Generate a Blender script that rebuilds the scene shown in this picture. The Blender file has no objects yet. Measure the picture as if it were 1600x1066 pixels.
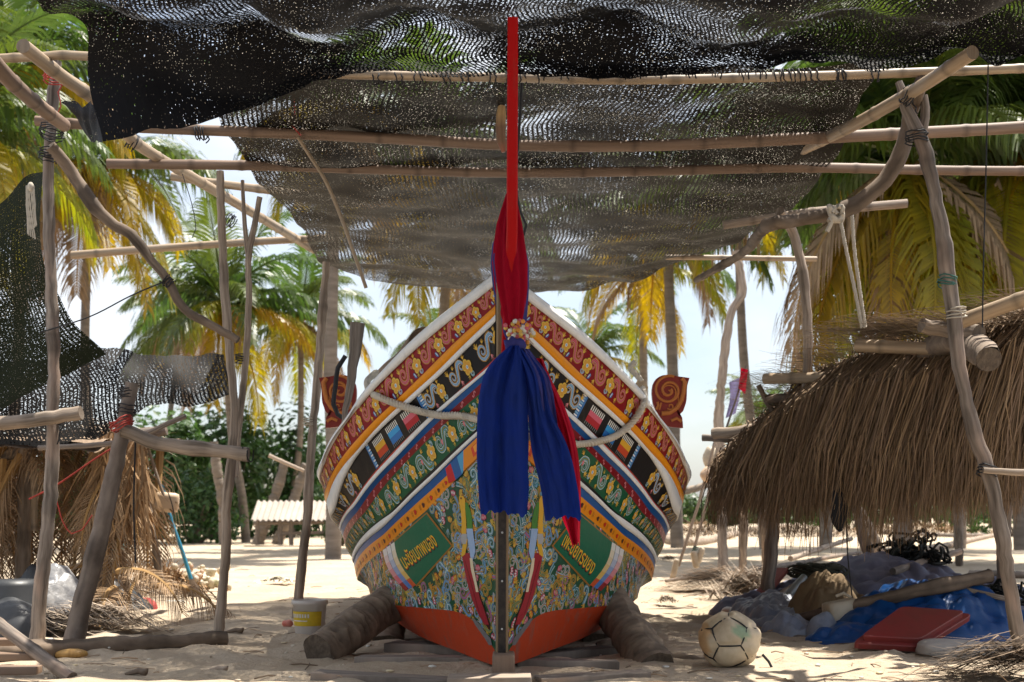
import bpy, math, random
import numpy as np
from mathutils import Vector, Matrix, noise as mnoise
from mathutils.bvhtree import BVHTree
random.seed(7); np.random.seed(7)
sc = bpy.context.scene
col = sc.collection
R = math.radians

# ------------------------------------------------------------------ camera, sky, sun, exposure
F, H, CX, HY = 2000.0, 0.87, 800.0, 800.0       # focal length in photo pixels, eye height, centre column, horizon row
cam = bpy.data.cameras.new('camera'); camo = bpy.data.objects.new('camera', cam); col.objects.link(camo)
camo.location = (0, 0, H); camo.rotation_euler = (R(90), 0, 0)
cam.sensor_width = 36; cam.lens = 45; cam.shift_y = (HY-533)/1600; cam.clip_start = .1; cam.clip_end = 2000
cam.dof.use_dof = True; cam.dof.focus_distance = 7.6; cam.dof.aperture_fstop = 3.2
sc.camera = camo
SUN = Vector((.24, .20, .95)).normalized()
elev = math.asin(SUN.z); azim = math.atan2(SUN.x, SUN.y)
w = bpy.data.worlds.new('World'); sc.world = w; w.use_nodes = True
nt = w.node_tree; nt.nodes.clear()
o_ = nt.nodes.new('ShaderNodeOutputWorld'); bg = nt.nodes.new('ShaderNodeBackground')
sky = nt.nodes.new('ShaderNodeTexSky'); sky.sky_type = 'NISHITA'; sky.sun_disc = False
sky.sun_elevation = elev; sky.sun_rotation = azim; sky.dust_density = 2.0; sky.air_density = 1.0
tc = nt.nodes.new('ShaderNodeTexCoord'); mp = nt.nodes.new('ShaderNodeMapping'); mp.inputs['Scale'].default_value = (1, 1, 2.2)
nz = nt.nodes.new('ShaderNodeTexNoise'); nz.inputs['Scale'].default_value = 2.3; nz.inputs['Detail'].default_value = 7; nz.inputs['Roughness'].default_value = .55
rp = nt.nodes.new('ShaderNodeValToRGB'); rp.color_ramp.elements[0].position = .34; rp.color_ramp.elements[1].position = .66
mx = nt.nodes.new('ShaderNodeMixRGB'); mx.inputs[2].default_value = (5.7, 5.9, 6.2, 1)
nt.links.new(tc.outputs['Generated'], mp.inputs[0]); nt.links.new(mp.outputs[0], nz.inputs['Vector'])
nt.links.new(nz.outputs['Fac'], rp.inputs[0]); nt.links.new(rp.outputs[0], mx.inputs[0])
nt.links.new(sky.outputs[0], mx.inputs[1]); nt.links.new(mx.outputs[0], bg.inputs[0]); nt.links.new(bg.outputs[0], o_.inputs[0])
bg.inputs[1].default_value = .10
sl = bpy.data.lights.new('sun', 'SUN'); sl.energy = 5.0; sl.angle = R(.53); sl.color = (1, .94, .84)
so = bpy.data.objects.new('sun', sl); col.objects.link(so); so.location = (5, 0, 20)
so.rotation_euler = SUN.to_track_quat('Z', 'Y').to_euler()
vs = sc.view_settings; vs.view_transform = 'Standard'; vs.look = 'None'; vs.exposure = 1.0; vs.gamma = 1; vs.use_curve_mapping = False
sc.cycles.max_bounces = 8; sc.cycles.transparent_max_bounces = 24; sc.cycles.sample_clamp_indirect = 8

# ------------------------------------------------------------------ helpers
def P(px, py, d): return Vector(((px-CX)*d/F, d, H+(HY-py)*d/F))
def G(px, py):
    d = F*H/(py-HY); return Vector(((px-CX)*d/F, d, 0))
def proj(p): return (CX+p[0]*F/p[1], HY-(p[2]-H)*F/p[1])
def gz(x, y):
    n = mnoise.noise
    a = .030*n(Vector((x*.9, y*.9, 0)))+.022*n(Vector((x*2.6, y*2.6, 3)))+.012*n(Vector((x*7, y*7, 5)))
    return a*min(1, max(.3, 30/max(y, 1)))
def on(px, py, dz=0):
    g = G(px, py); return Vector((g.x, g.y, gz(g.x, g.y)+dz))

class MB:
    def __init__(s): s.v=[]; s.f=[]; s.uv=[]; s.c=[]; s.m=[]
    def add(s, vs, fs, uv=None, c=(1,1,1), m=0):
        b=len(s.v); s.v += [tuple(v) for v in vs]
        s.uv += list(uv) if uv is not None else [(v[0]*1.0+v[1]*.3, v[2]+v[1]*.5) for v in vs]
        s.c += list(c) if isinstance(c, list) else [c]*len(vs)
        s.f += [tuple(b+i for i in f) for f in fs]; s.m += [m]*len(fs)
        return s
    def tube(s, pts, rad, seg=8, c=(1,1,1), cap=True, m=0, flat=1.0):
        pts=[Vector(p) for p in pts]; n=len(pts)
        if not hasattr(rad,'__len__'): rad=[rad]*n
        T=[(pts[min(i+1,n-1)]-pts[max(i-1,0)]).normalized() for i in range(n)]
        a=Vector((0,0,1)) if abs(T[0].z)<.9 else Vector((1,0,0))
        N=(a-T[0]*a.dot(T[0])).normalized()
        vs=[];uv=[];cs=[];L=0
        for i in range(n):
            N=(N-T[i]*N.dot(T[i])).normalized(); B=T[i].cross(N)
            if i: L+=(pts[i]-pts[i-1]).length
            for k in range(seg+1):
                q=2*math.pi*k/seg; r=rad[i]
                vs.append(pts[i]+N*(math.cos(q)*r)+B*(math.sin(q)*r*flat)); uv.append((k/seg*.3,L)); cs.append(c[i] if isinstance(c,list) else c)
        w_=seg+1
        fs=[(i*w_+k,i*w_+k+1,(i+1)*w_+k+1,(i+1)*w_+k) for i in range(n-1) for k in range(seg)]
        s.add(vs,fs,uv,cs,m)
        if cap:
            for i in (0,n-1):
                ring=vs[i*w_:i*w_+seg]; cc=c[i] if isinstance(c,list) else c
                s.add(ring,[tuple(range(seg)) if i else tuple(reversed(range(seg)))],[(v[0]*3,v[2]*3) for v in ring],tuple(.6*x for x in cc),m)
        return s
    def box(s, p, size, rot=None, c=(1,1,1), bev=.0, m=0):
        x,y,z=[q/2 for q in size]; b=min(bev,x*.9,y*.9,z*.9)
        M=rot if rot is not None else Matrix.Identity(3); p=Vector(p)
        if b<=0:
            vs=[(i*x,j*y,k*z) for i in(-1,1) for j in(-1,1) for k in(-1,1)]
            fs=[(0,1,3,2),(4,6,7,5),(0,4,5,1),(2,3,7,6),(0,2,6,4),(1,5,7,3)]
        else:
            import bmesh
            bm=bmesh.new(); bmesh.ops.create_cube(bm,size=1)
            for v in bm.verts: v.co=Vector((v.co.x*2*x,v.co.y*2*y,v.co.z*2*z))
            bmesh.ops.bevel(bm,geom=list(bm.edges),offset=b,segments=2,affect='EDGES',profile=.6)
            bm.verts.index_update(); vs=[tuple(v.co) for v in bm.verts]; fs=[tuple(v.index for v in f.verts) for f in bm.faces]; bm.free()
        s.add([p+M@Vector(v) for v in vs],fs,[(v[0]+v[1]*.31,v[2]+v[1]*.7) for v in vs],c,m); return s
    def grid(s, rows, uv=None, c=(1,1,1), m=0):
        n=len(rows); k=len(rows[0]); vs=[p for r in rows for p in r]
        fs=[(i*k+j,i*k+j+1,(i+1)*k+j+1,(i+1)*k+j) for i in range(n-1) for j in range(k-1)]
        if uv is None:
            uv=[];L=0
            for i,r in enumerate(rows):
                if i: L+=(Vector(r[k//2])-Vector(rows[i-1][k//2])).length
                a=0
                for j in range(k):
                    if j: a+=(Vector(r[j])-Vector(r[j-1])).length
                    uv.append((a,L))
        s.add(vs,fs,uv,c,m); return s
    def blob(s, p, r, seg=16, rings=10, f=None, rot=None, c=(1,1,1), m=0):
        p=Vector(p); rows=[];uv=[];cs=[]
        for i in range(rings+1):
            th=math.pi*i/rings; row=[]
            for j in range(seg+1):
                ph=2*math.pi*j/seg; d=Vector((math.sin(th)*math.cos(ph),math.sin(th)*math.sin(ph),math.cos(th)))
                k=f(d) if f else 1
                q=Vector((d.x*r[0]*k,d.y*r[1]*k,d.z*r[2]*k))
                if rot is not None: q=rot@q
                row.append(p+q); uv.append((j/seg*r[0]*6,th*r[2]))
                cs.append(c(d) if callable(c) else c)
            rows.append(row)
        s.grid(rows,uv,cs,m); return s
    def build(s, name, mat, parent=None, smooth=True):
        me=bpy.data.meshes.new(name); me.from_pydata(s.v,[],s.f)
        mats=mat if isinstance(mat,(list,tuple)) else [mat]
        for m_ in mats: me.materials.append(m_)
        if len(mats)>1: me.polygons.foreach_set('material_index',s.m)
        li=np.zeros(len(me.loops),dtype=np.int32); me.loops.foreach_get('vertex_index',li)
        u=me.uv_layers.new(name='UVMap'); u.data.foreach_set('uv',np.array(s.uv,dtype=np.float32)[li].ravel())
        ca=me.color_attributes.new('Col','FLOAT_COLOR','POINT')
        cc=np.ones((len(s.v),4),dtype=np.float32); cc[:,:3]=np.array(s.c,dtype=np.float32); ca.data.foreach_set('color',cc.ravel())
        if smooth: me.polygons.foreach_set('use_smooth',[True]*len(me.polygons))
        me.update()
        ob=bpy.data.objects.new(name,me); col.objects.link(ob)
        if parent is not None: ob.parent=parent; ob.matrix_parent_inverse=Matrix.Translation(-parent.location)
        return ob

def tag(o, label=None, cat=None, group=None, kind=None):
    if label: o['label']=label
    if cat: o['category']=cat
    if group: o['group']=group
    if kind: o['kind']=kind
    return o
def empty(name, loc, label, cat, group=None):
    e=bpy.data.objects.new(name,None); col.objects.link(e); e.location=loc; e.empty_display_size=.1
    return tag(e,label,cat,group)
def resample(pts, step=.04):
    """Catmull-Rom through pts, points about `step` apart"""
    pts=[Vector(p) for p in pts]
    if len(pts)==2: q=[pts[0],pts[0].lerp(pts[1],1/3),pts[0].lerp(pts[1],2/3),pts[1]]
    else: q=pts
    out=[]
    for i in range(len(q)-1):
        p0=q[i-1] if i else q[0]*2-q[1]; p1,p2=q[i],q[i+1]; p3=q[i+2] if i+2<len(q) else q[-1]*2-q[-2]
        n=max(1,int((p2-p1).length/step))
        for k in range(n):
            t=k/n
            out.append(.5*((2*p1)+(p2-p0)*t+(2*p0-5*p1+4*p2-p3)*t*t+(3*p1-p0-3*p2+p3)*t**3))
    out.append(q[-1].copy()); return out

# ------------------------------------------------------------------ materials
def newmat(name):
    m=bpy.data.materials.new(name); m.use_nodes=True; t=m.node_tree; b=t.nodes['Principled BSDF']; return m,t,b
def N(t, typ, **kw):
    n=t.nodes.new(typ)
    for k,v in kw.items():
        if k.startswith('i_'): n.inputs[k[2:].replace('_',' ')].default_value=v
        else: setattr(n,k,v)
    return n
def math_(t, op, a, b=None):
    n=t.nodes.new('ShaderNodeMath'); n.operation=op
    for i,v in enumerate((a,b)):
        if v is None: continue
        if isinstance(v,(int,float)): n.inputs[i].default_value=v
        else: t.links.new(v,n.inputs[i])
    return n.outputs[0]
def mixc(t, fac, a, b, typ='MIX'):
    n=t.nodes.new('ShaderNodeMixRGB'); n.blend_type=typ
    for i,v in enumerate((fac,a,b)):
        if isinstance(v,(int,float)): n.inputs[i].default_value=v
        elif isinstance(v,tuple): n.inputs[i].default_value=(*v,1)
        else: t.links.new(v,n.inputs[i])
    return n.outputs[0]
def ramp(t, x, p0, p1):
    n=t.nodes.new('ShaderNodeMapRange'); n.inputs[1].default_value=p0; n.inputs[2].default_value=p1; n.clamp=True
    t.links.new(x,n.inputs[0]); return n.outputs[0]
def uvmap(t, sx, sy):
    c=N(t,'ShaderNodeTexCoord'); mpp=N(t,'ShaderNodeMapping'); mpp.inputs['Scale'].default_value=(sx,sy,1)
    t.links.new(c.outputs['UV'],mpp.inputs[0]); return mpp.outputs[0]
def noise(t, vec, scale, detail=4, rough=.55):
    n=N(t,'ShaderNodeTexNoise'); n.inputs['Scale'].default_value=scale; n.inputs['Detail'].default_value=detail; n.inputs['Roughness'].default_value=rough
    if vec is not None: t.links.new(vec,n.inputs['Vector'])
    return n.outputs['Fac']
def bump(t, b, h, strength, dist=.01):
    n=N(t,'ShaderNodeBump'); n.inputs['Strength'].default_value=strength; n.inputs['Distance'].default_value=dist
    t.links.new(h,n.inputs['Height']); t.links.new(n.outputs[0],b.inputs['Normal'])
def attr(t):
    a=N(t,'ShaderNodeVertexColor'); a.layer_name='Col'; return a.outputs[0]
def mat_grain(name, c1, c2, sx=40, sy=3, rough=.8, bs=.5, c3=None, dist=.006, spec=.3):
    """wood, bamboo, bark, rope: streaks along the length, blotches over it, times the vertex colour"""
    m,t,b=newmat(name)
    a=noise(t,uvmap(t,sx,sy),1,5,.6); f=ramp(t,a,.3,.7)
    c=mixc(t,f,c1,c2)
    if c3:
        g=noise(t,uvmap(t,5,1.7),1,3); c=mixc(t,ramp(t,g,.5,.68),c,c3)
    c=mixc(t,1.0,c,attr(t),'MULTIPLY')
    t.links.new(c,b.inputs['Base Color']); b.inputs['Roughness'].default_value=rough; b.inputs['Specular IOR Level'].default_value=spec
    bump(t,b,a,bs,dist); return m
def mat_plain(name, c1, c2=None, scale=14, rough=.5, bs=.0, spec=.4, objco=True, trans=0, dist=.004):
    m,t,b=newmat(name)
    tcn=N(t,'ShaderNodeTexCoord'); a=noise(t,tcn.outputs['Object'],scale,5,.6)
    c2=c2 or tuple(x*.75 for x in c1)
    c=mixc(t,ramp(t,a,.32,.68),c1,c2); c=mixc(t,1.0,c,attr(t),'MULTIPLY')
    t.links.new(c,b.inputs['Base Color']); b.inputs['Roughness'].default_value=rough; b.inputs['Specular IOR Level'].default_value=spec
    if bs: bump(t,b,a,bs,dist)
    if trans:
        tr=N(t,'ShaderNodeBsdfTranslucent'); t.links.new(c,tr.inputs[0]); ms=N(t,'ShaderNodeMixShader'); ms.inputs[0].default_value=trans
        t.links.new(b.outputs[0],ms.inputs[1]); t.links.new(tr.outputs[0],ms.inputs[2]); t.links.new(ms.outputs[0],t.nodes['Material Output'].inputs[0])
    return m
def mat_leaf(name, c1, c2, c3, trans=.45):
    m,t,b=newmat(name)
    oi=N(t,'ShaderNodeObjectInfo'); tcn=N(t,'ShaderNodeTexCoord')
    a=noise(t,tcn.outputs['Object'],2.2,3)
    c=mixc(t,ramp(t,a,.35,.65),c1,c2); c=mixc(t,math_(t,'MULTIPLY',oi.outputs['Random'],.7),c,c3); c=mixc(t,1.0,c,attr(t),'MULTIPLY')
    t.links.new(c,b.inputs['Base Color']); b.inputs['Roughness'].default_value=.42
    tr=N(t,'ShaderNodeBsdfTranslucent'); hs=N(t,'ShaderNodeHueSaturation'); hs.inputs['Value'].default_value=1.7; hs.inputs['Saturation'].default_value=1.1
    t.links.new(c,hs.inputs['Color']); t.links.new(hs.outputs[0],tr.inputs[0]); ms=N(t,'ShaderNodeMixShader'); ms.inputs[0].default_value=trans
    t.links.new(b.outputs[0],ms.inputs[1]); t.links.new(tr.outputs[0],ms.inputs[2]); t.links.new(ms.outputs[0],t.nodes['Material Output'].inputs[0])
    return m
def mat_net(name, fibre, thr_tight, thr_loose, rib=42, glint=.66, hole_scale=1.0, patch=1.1, p0=.47, p1=.70):
    """knitted shade net: solid ribs, ragged slots between them, worn loose patches, pale translucent spots painted in as sun glints"""
    m,t,b=newmat(name)
    c=N(t,'ShaderNodeTexCoord'); sp=N(t,'ShaderNodeSeparateXYZ'); t.links.new(c.outputs['UV'],sp.inputs[0])
    wob=noise(t,uvmap(t,4,3),1,2)
    u=math_(t,'ADD',math_(t,'MULTIPLY',sp.outputs[0],rib),math_(t,'MULTIPLY',wob,.7))
    fr=math_(t,'ABSOLUTE',math_(t,'SUBTRACT',math_(t,'FRACT',u),.5))
    ribs=math_(t,'GREATER_THAN',fr,.27)
    hf=noise(t,uvmap(t,70*hole_scale,110*hole_scale),1,2,.5)
    pt=ramp(t,noise(t,uvmap(t,patch,patch*1.4),1,4),p0,p1)
    mr=N(t,'ShaderNodeMapRange'); mr.inputs[3].default_value=thr_tight; mr.inputs[4].default_value=thr_loose; t.links.new(pt,mr.inputs[0])
    hole=math_(t,'GREATER_THAN',hf,mr.outputs[0])
    hole=math_(t,'MULTIPLY',hole,math_(t,'SUBTRACT',1,ribs))
    g=math_(t,'GREATER_THAN',noise(t,uvmap(t,95*hole_scale,120*hole_scale),1,1),glint)
    gpatch=ramp(t,noise(t,uvmap(t,2.5,3.1),1,3),.38,.6)
    g=math_(t,'MULTIPLY',g,gpatch)
    cc=mixc(t,noise(t,uvmap(t,30,9),1,3),fibre,tuple(x*2.2 for x in fibre)); t.links.new(cc,b.inputs['Base Color']); b.inputs['Roughness'].default_value=.6; b.inputs['Specular IOR Level'].default_value=.12
    tr=N(t,'ShaderNodeBsdfTranslucent'); tr.inputs[0].default_value=(.46,.41,.33,1)  # pale spot colour stands in for glints off the dark tape
    m1=N(t,'ShaderNodeMixShader'); t.links.new(g,m1.inputs[0]); t.links.new(b.outputs[0],m1.inputs[1]); t.links.new(tr.outputs[0],m1.inputs[2])
    tp=N(t,'ShaderNodeBsdfTransparent'); m2=N(t,'ShaderNodeMixShader')
    t.links.new(hole,m2.inputs[0]); t.links.new(m1.outputs[0],m2.inputs[1]); t.links.new(tp.outputs[0],m2.inputs[2])
    t.links.new(m2.outputs[0],t.nodes['Material Output'].inputs[0]); return m
def mat_paint(name, rough=.28, wear=.16, coat=0):
    """gloss boat paint: colour comes with the surface, thin dirt and rubbed spots over it"""
    m,t,b=newmat(name)
    tcn=N(t,'ShaderNodeTexCoord'); a=noise(t,tcn.outputs['Object'],9,6,.65); f=noise(t,tcn.outputs['Object'],60,3,.6); mp_=N(t,'ShaderNodeMapping'); mp_.inputs['Scale'].default_value=(26,26,2.2); t.links.new(tcn.outputs['Object'],mp_.inputs[0]); st_=noise(t,mp_.outputs[0],1,4,.6)
    c=attr(t); d=mixc(t,math_(t,'MULTIPLY',ramp(t,a,.55,.85),wear*.5),c,(.22,.17,.12))
    d=mixc(t,math_(t,'MULTIPLY',ramp(t,f,.6,.8),wear*.8),d,(.10,.08,.06)); d=mixc(t,math_(t,'MULTIPLY',ramp(t,st_,.54,.74),wear*.9),d,(.13,.105,.08))
    t.links.new(d,b.inputs['Base Color'])
    rg=N(t,'ShaderNodeMapRange'); rg.inputs[3].default_value=rough*.8; rg.inputs[4].default_value=rough*1.5; t.links.new(a,rg.inputs[0]); t.links.new(rg.outputs[0],b.inputs['Roughness'])
    b.inputs['Specular IOR Level'].default_value=.13
    bump(t,b,a,.12,.01); return m

M={}
M['grey_wood']=mat_grain('weathered_wood',(.33,.275,.23),(.10,.078,.062),c3=(.36,.26,.20))
M['pale_wood']=mat_grain('sun_bleached_wood',(.46,.37,.29),(.20,.15,.11))
M['bamboo']=mat_grain('bamboo_skin',(.45,.34,.225),(.25,.175,.11),sx=25,sy=1.4,rough=.5,bs=.2,c3=(.34,.28,.215))
M['old_bamboo']=mat_grain('old_bamboo',(.27,.185,.13),(.17,.11,.075),sx=25,sy=1.4,rough=.6,bs=.25)
M['branch']=mat_grain('branch_bark',(.22,.165,.12),(.12,.085,.06),sx=16,sy=6,bs=.8)
M['palm_log']=mat_grain('palm_log_bark',(.29,.23,.175),(.12,.09,.07),sx=14,sy=9,bs=1,dist=.012)
M['palm_trunk']=mat_grain('palm_trunk_bark',(.27,.225,.185),(.15,.12,.095),sx=5,sy=9,bs=.6)
M['rope']=mat_grain('pale_rope',(.62,.56,.46),(.45,.39,.31),sx=60,sy=40,rough=.9)
M['cord']=mat_plain('dark_cord',(.025,.025,.028),rough=.7)
M['red_cord']=mat_plain('red_cord',(.42,.05,.035),rough=.7)
M['green_cord']=mat_plain('green_cord',(.05,.16,.13),rough=.7)
M['iron']=mat_plain('black_iron',(.018,.016,.016),(.05,.04,.035),rough=.45,scale=30)
M['paint']=mat_paint('boat_paint')
M['motif']=mat_paint('painted_ornament',wear=.05)
M['bottom']=mat_paint('orange_bottom_paint',rough=.4,wear=.75)
M['frond']=mat_leaf('palm_leaf_green',(.042,.085,.018),(.065,.115,.024),(.10,.12,.02),.36)
M['frond_gold']=mat_leaf('palm_leaf_gold',(.17,.20,.018),(.25,.23,.016),(.36,.19,.010),.5)
M['leaf']=mat_leaf('bush_leaf',(.035,.085,.022),(.055,.12,.03),(.08,.13,.03),.3)
M['dry']=mat_grain('dried_leaf',(.40,.265,.15),(.21,.13,.07),sx=30,sy=4,rough=.75,bs=.3)
M['thatch']=mat_grain('thatch_straw',(.27,.19,.125),(.135,.09,.058),sx=30,sy=4,rough=.8,bs=.3)
M['net']=mat_net('black_shade_net',(.008,.007,.006),.665,.45,rib=30,glint=.69,hole_scale=.9,p0=.45,p1=.68)
M['net_dense']=mat_net('dense_black_net',(.005,.005,.006),.69,.45,rib=42,glint=.71,hole_scale=1.05,patch=.8,p0=.43,p1=.60)
M['net_thin']=mat_net('thin_grey_net',(.014,.013,.012),.57,.46,rib=34,glint=.76,hole_scale=1.0)
M['net_green']=mat_net('mossy_black_net',(.009,.011,.004),.64,.48,rib=38,glint=.70,hole_scale=1.1)
# ------------------------------------------------------------------ the boat: hull lines
BX=-.055                                             # the boat's own centre line
def stem_d(z): return 7.02-.175*z
LINES=[ # stem row, [(offset from the centre column, row)...], half-beam, T, p
 (424,[(55,467),(137,532),(184,580),(227,627),(242,654),(270,690),(285,724)],1.345,3.0,2.36),
 (438,[(55,482),(130,542),(168,577),(227,639),(262,687),(283,735)],1.33,3.0,2.3),
 (470,[(117,580),(163,624),(227,686),(260,728),(277,765)],1.305,3.0,2.25),
 (484,[(98,580),(152,627),(227,703),(258,742),(273,778)],1.29,3.0,2.2),
 (495,[(88,580),(145,631),(227,711),(250,752),(264,800)],1.265,3.0,2.2),
 (551,[(32,580),(96,637),(135,671),(177,712),(235,785),(258,822)],1.222,3.05,2.15),
 (554,[(28,581),(173,712),(234,787),(257,824)],1.217,3.05,2.15),
 (560,[(27,585),(163,712),(231,790),(256,829)],1.212,3.05,2.15),
 (570,[(27,595),(80,642),(153,712),(228,800),(253,838)],1.202,3.1,2.12),
 (587,[(27,610),(141,712),(215,800),(249,852)],1.188,3.1,2.1),
 (635,[(47,677),(107,732),(175,800),(239,870)],1.152,3.15,2.06),
 (641,[(47,682),(107,739),(171,800),(238,873)],1.148,3.15,2.05),
 (648,[(47,689),(107,747),(163,800),(187,824),(237,879)],1.143,3.2,2.04),
 (664,[(47,707),(107,763),(149,800),(187,836),(235,888)],1.138,3.2,2.02),
 (682,[(47,726),(95,772),(117,797),(187,859),(231,907)],1.125,3.25,2.0),
 (1030,[(17,1012),(37,972),(67,955),(112,951),(175,945),(190,942)],.95,2.2,1.8),
 (1043,[(20,1038),(75,1016),(125,997),(175,964)],.85,2.4,1.7),
]
TS=np.concatenate([np.arange(0,3.0,.03),np.arange(3.0,9.41,.2)])
hb=[];hz=[];hd=[]
for k,(ys,smp,B,T,p) in enumerate(LINES):
    d0=7.0; 
    for _ in range(6): d0=stem_d(H+(HY-ys)*d0/F)
    tt=np.arange(0,4,.005); f=1-(1-np.minimum(tt/T,1))**p; o=B*f*F/(d0+tt)
    om=o.argmax(); pts=[(0,H+(HY-ys)*d0/F)]
    for (oo,yy) in smp:
        t_=np.interp(min(oo,o[om]*.999),o[:om+1],tt[:om+1])
        if t_>pts[-1][0]+.02: pts.append((t_,H+(HY-yy)*(d0+t_)/F))
    zl=pts[-1][1]; zmid=zl-(.16 if k<3 else .10 if k<6 else .05 if k<15 else .02); pts+= [(max(3.2,pts[-1][0]+1),zmid),(6.5,zmid+.05),(9.4,zmid+.55 if k<15 else zmid+.15)]
    z=np.interp(TS,[q[0] for q in pts],[q[1] for q in pts])
    n=len(np.arange(0,3.0,.03)); ker=np.hanning(13); ker/=ker.sum()
    zz=z[:n+4]; pad=np.concatenate([2*zz[0]-zz[6:0:-1],zz,2*zz[-1]-zz[-2:-8:-1]]); z[:n]=np.convolve(pad,ker,'valid')[:n]
    b=B*(1-(1-np.minimum(TS/T,1))**p); b*=np.sqrt(np.maximum(.01,1-np.maximum(0,(TS-5.5)/4.0)**2))
    b=np.maximum(b,.032)
    hb.append(b);hz.append(z);hd.append(d0+TS)
hb.append(np.minimum(hb[-1],.05+.1*TS/9.4)); hz.append(np.full_like(TS,.035)); hd.append(np.linspace(7.01,16.2,len(TS)))
hb=np.array(hb);hz=np.array(hz);hd=np.array(hd)
def hull(k,t,wv,side):
    """point on the band between lines k and k+1; side -1 = left in the photo"""
    a=[np.interp(t,TS,A[k]) for A in (hb,hd,hz)]; c=[np.interp(t,TS,A[k+1]) for A in (hb,hd,hz)]
    q=[a[i]+(c[i]-a[i])*wv for i in range(3)]
    return Vector((BX+side*q[0],q[1],q[2]))
def hull_n(k,t,wv,side):
    e=.02; t=max(t,e); w0=min(max(wv,.05),.95)
    A=hull(k,t+e,w0,side)-hull(k,t-e,w0,side); B=hull(k,t,w0+.05,side)-hull(k,t,w0-.05,side)
    n=A.cross(B)*(1 if side<0 else -1); n.normalize()
    if n.x*side<0: n=-n
    return n
boat=empty('painted_boat',(BX,7.0,0),'large wooden fishing boat, bow on, painted all over with coloured bands and scrollwork','boat')
BAND_COL=[('gunwale',(.78,.77,.74)),('strake',(.22,.006,.010)),('strake',(.78,.28,.010)),('strake',(.78,.77,.74)),('strake',(.010,.008,.008)),
 ('strake',(.45,.045,.02)),('strake',(.78,.77,.74)),('strake',(.006,.075,.25)),('strake',(.19,.005,.010)),('strake',(.006,.085,.034)),
 ('strake',(.008,.008,.008)),('strake',(.78,.77,.74)),('strake',(.006,.075,.25)),('strake',(.74,.25,.008)),('topside_panel',(.014,.075,.038)),('boot_top',(.42,.048,.014)),('bottom_plank',(.40,.05,.02))]
BAND_LAB=['white gunwale strip','dark red strake with flower scrolls','plain orange strake','white strake under the orange one','black strake with blue scrolls and a striped patch',
 'narrow red strake','narrow white strake','narrow blue strake','dark red strake with pink s marks','green strake with yellow flowers','thin black strake','white strake above the lower blue','lower blue strake','orange strake with red and black hearts','lower bow covered in dense scrollwork with a green name panel','orange red boot topping','orange red bottom']
strakes={}
PROUD={0:.010,2:.006,3:.010,6:.004,11:.005}
for side in (-1,1):
    for k,(nm,cc) in enumerate(BAND_COL):
        mb=MB(); wn=2 if k not in (14,15) else 14
        pr=PROUD.get(k,0)
        rows=[]
        ws=[i/wn for i in range(wn+1)]
        for i,t in enumerate(TS):
            row=[]
            for wv in ws:
                p=hull(k,t,wv,side)
                if pr:
                    nn=hull_n(k,max(t,.03),.5,side); p=p+nn*pr*min(1,t/.3)
                row.append(p)
            if pr:
                row=[hull(k,t,0,side)]+row+[hull(k,t,1,side)]
            rows.append(row)
        mb.grid(rows,c=cc)
        if side>0: mb.f=[tuple(reversed(f)) for f in mb.f]
        o=mb.build(nm,M['bottom'] if k>=15 else M['paint'],boat); tag(o,('left ' if side<0 else 'right ')+BAND_LAB[k])
        strakes[(k,side)]=o
# inside of the bulwark, deck
mb=MB(); rows=[]
for i,t in enumerate(TS):
    b,z,d=hb[0][i],hz[0][i],hd[0][i]; bi=max(.0,b-.07); b3=max(0,hb[2][i]-.08)
    rows.append([(BX-b,d,z),(BX-b,d,z+.018),(BX-bi,d,z+.018),(BX-b3,d,hz[2][i]),(BX,d,hz[2][i]+.02),(BX+b3,d,hz[2][i]),(BX+bi,d,z+.018),(BX+b,d,z+.018),(BX+b,d,z)])
mb.grid(rows,c=(.78,.77,.74)); mb.build('gunwale_cap',M['paint'],boat)
# stem post
mb=MB(); rows=[]
for i in range(41):
    z=.03+i/40*2.02; y=stem_d(z)-.075; wd=.024+.010*(1 if z<1.0 else 1); x=BX+.004*z
    rows.append([(x-wd,y+.16,z),(x-wd,y,z),(x-wd*.7,y-.012,z),(x+wd*.7,y-.012,z),(x+wd,y,z),(x+wd,y+.16,z)])
mb.grid(rows,c=(.24,.17,.10)); st=mb.build('stem_post',M['paint'],boat,smooth=False)
mb=MB(); rows=[]
for i in range(31):
    z=.04+i/30*1.3; y=stem_d(z)-.095; wd=.020; x=BX+.004*z
    rows.append([(x-wd,y+.012,z),(x-wd,y,z),(x+wd,y,z),(x+wd,y+.012,z)])
mb.grid(rows); ms=mb.build('metal_strip',M['iron'],st,smooth=False)
for z in (.76,.50,.24):
    b_=MB().blob((BX+.004*z,stem_d(z)-.097,z),(.006,.004,.006),8,6,c=(1,1,1)).build('bolt',mat_plain('bolt_steel',(.6,.6,.58),rough=.3),st)
mb=MB(); rows=[]
for i in range(41):
    z=1.55+i/40*1.77; y=stem_d(z)-.105; x=BX+.052*min(1,max(0,(z-1.0)/1.3))+.004*z-.006; wd=.030-.004*(z-1.55)/1.8
    rows.append([(x-wd,y+.15,z),(x-wd,y+.006,z),(x-wd+.006,y,z),(x+wd-.006,y,z),(x+wd,y+.006,z),(x+wd,y+.15,z)])
mb.grid(rows,c=(.46,.005,.005))
mb.add([rows[-1][i] for i in (0,1,2,3,4,5)],[(0,1,2,3,4,5)],c=(.5,.02,.02)); tag(mb.build('stem_head',M['paint'],boat,smooth=False),'tall red stem head rising above the bow')
mb=MB(); mb.box((BX+.01,6.90,.045),(.12,.22,.13),bev=.012); tag(mb.build('keel_foot',M['old_bamboo'],boat),'brown wooden stub under the stem')

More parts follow.
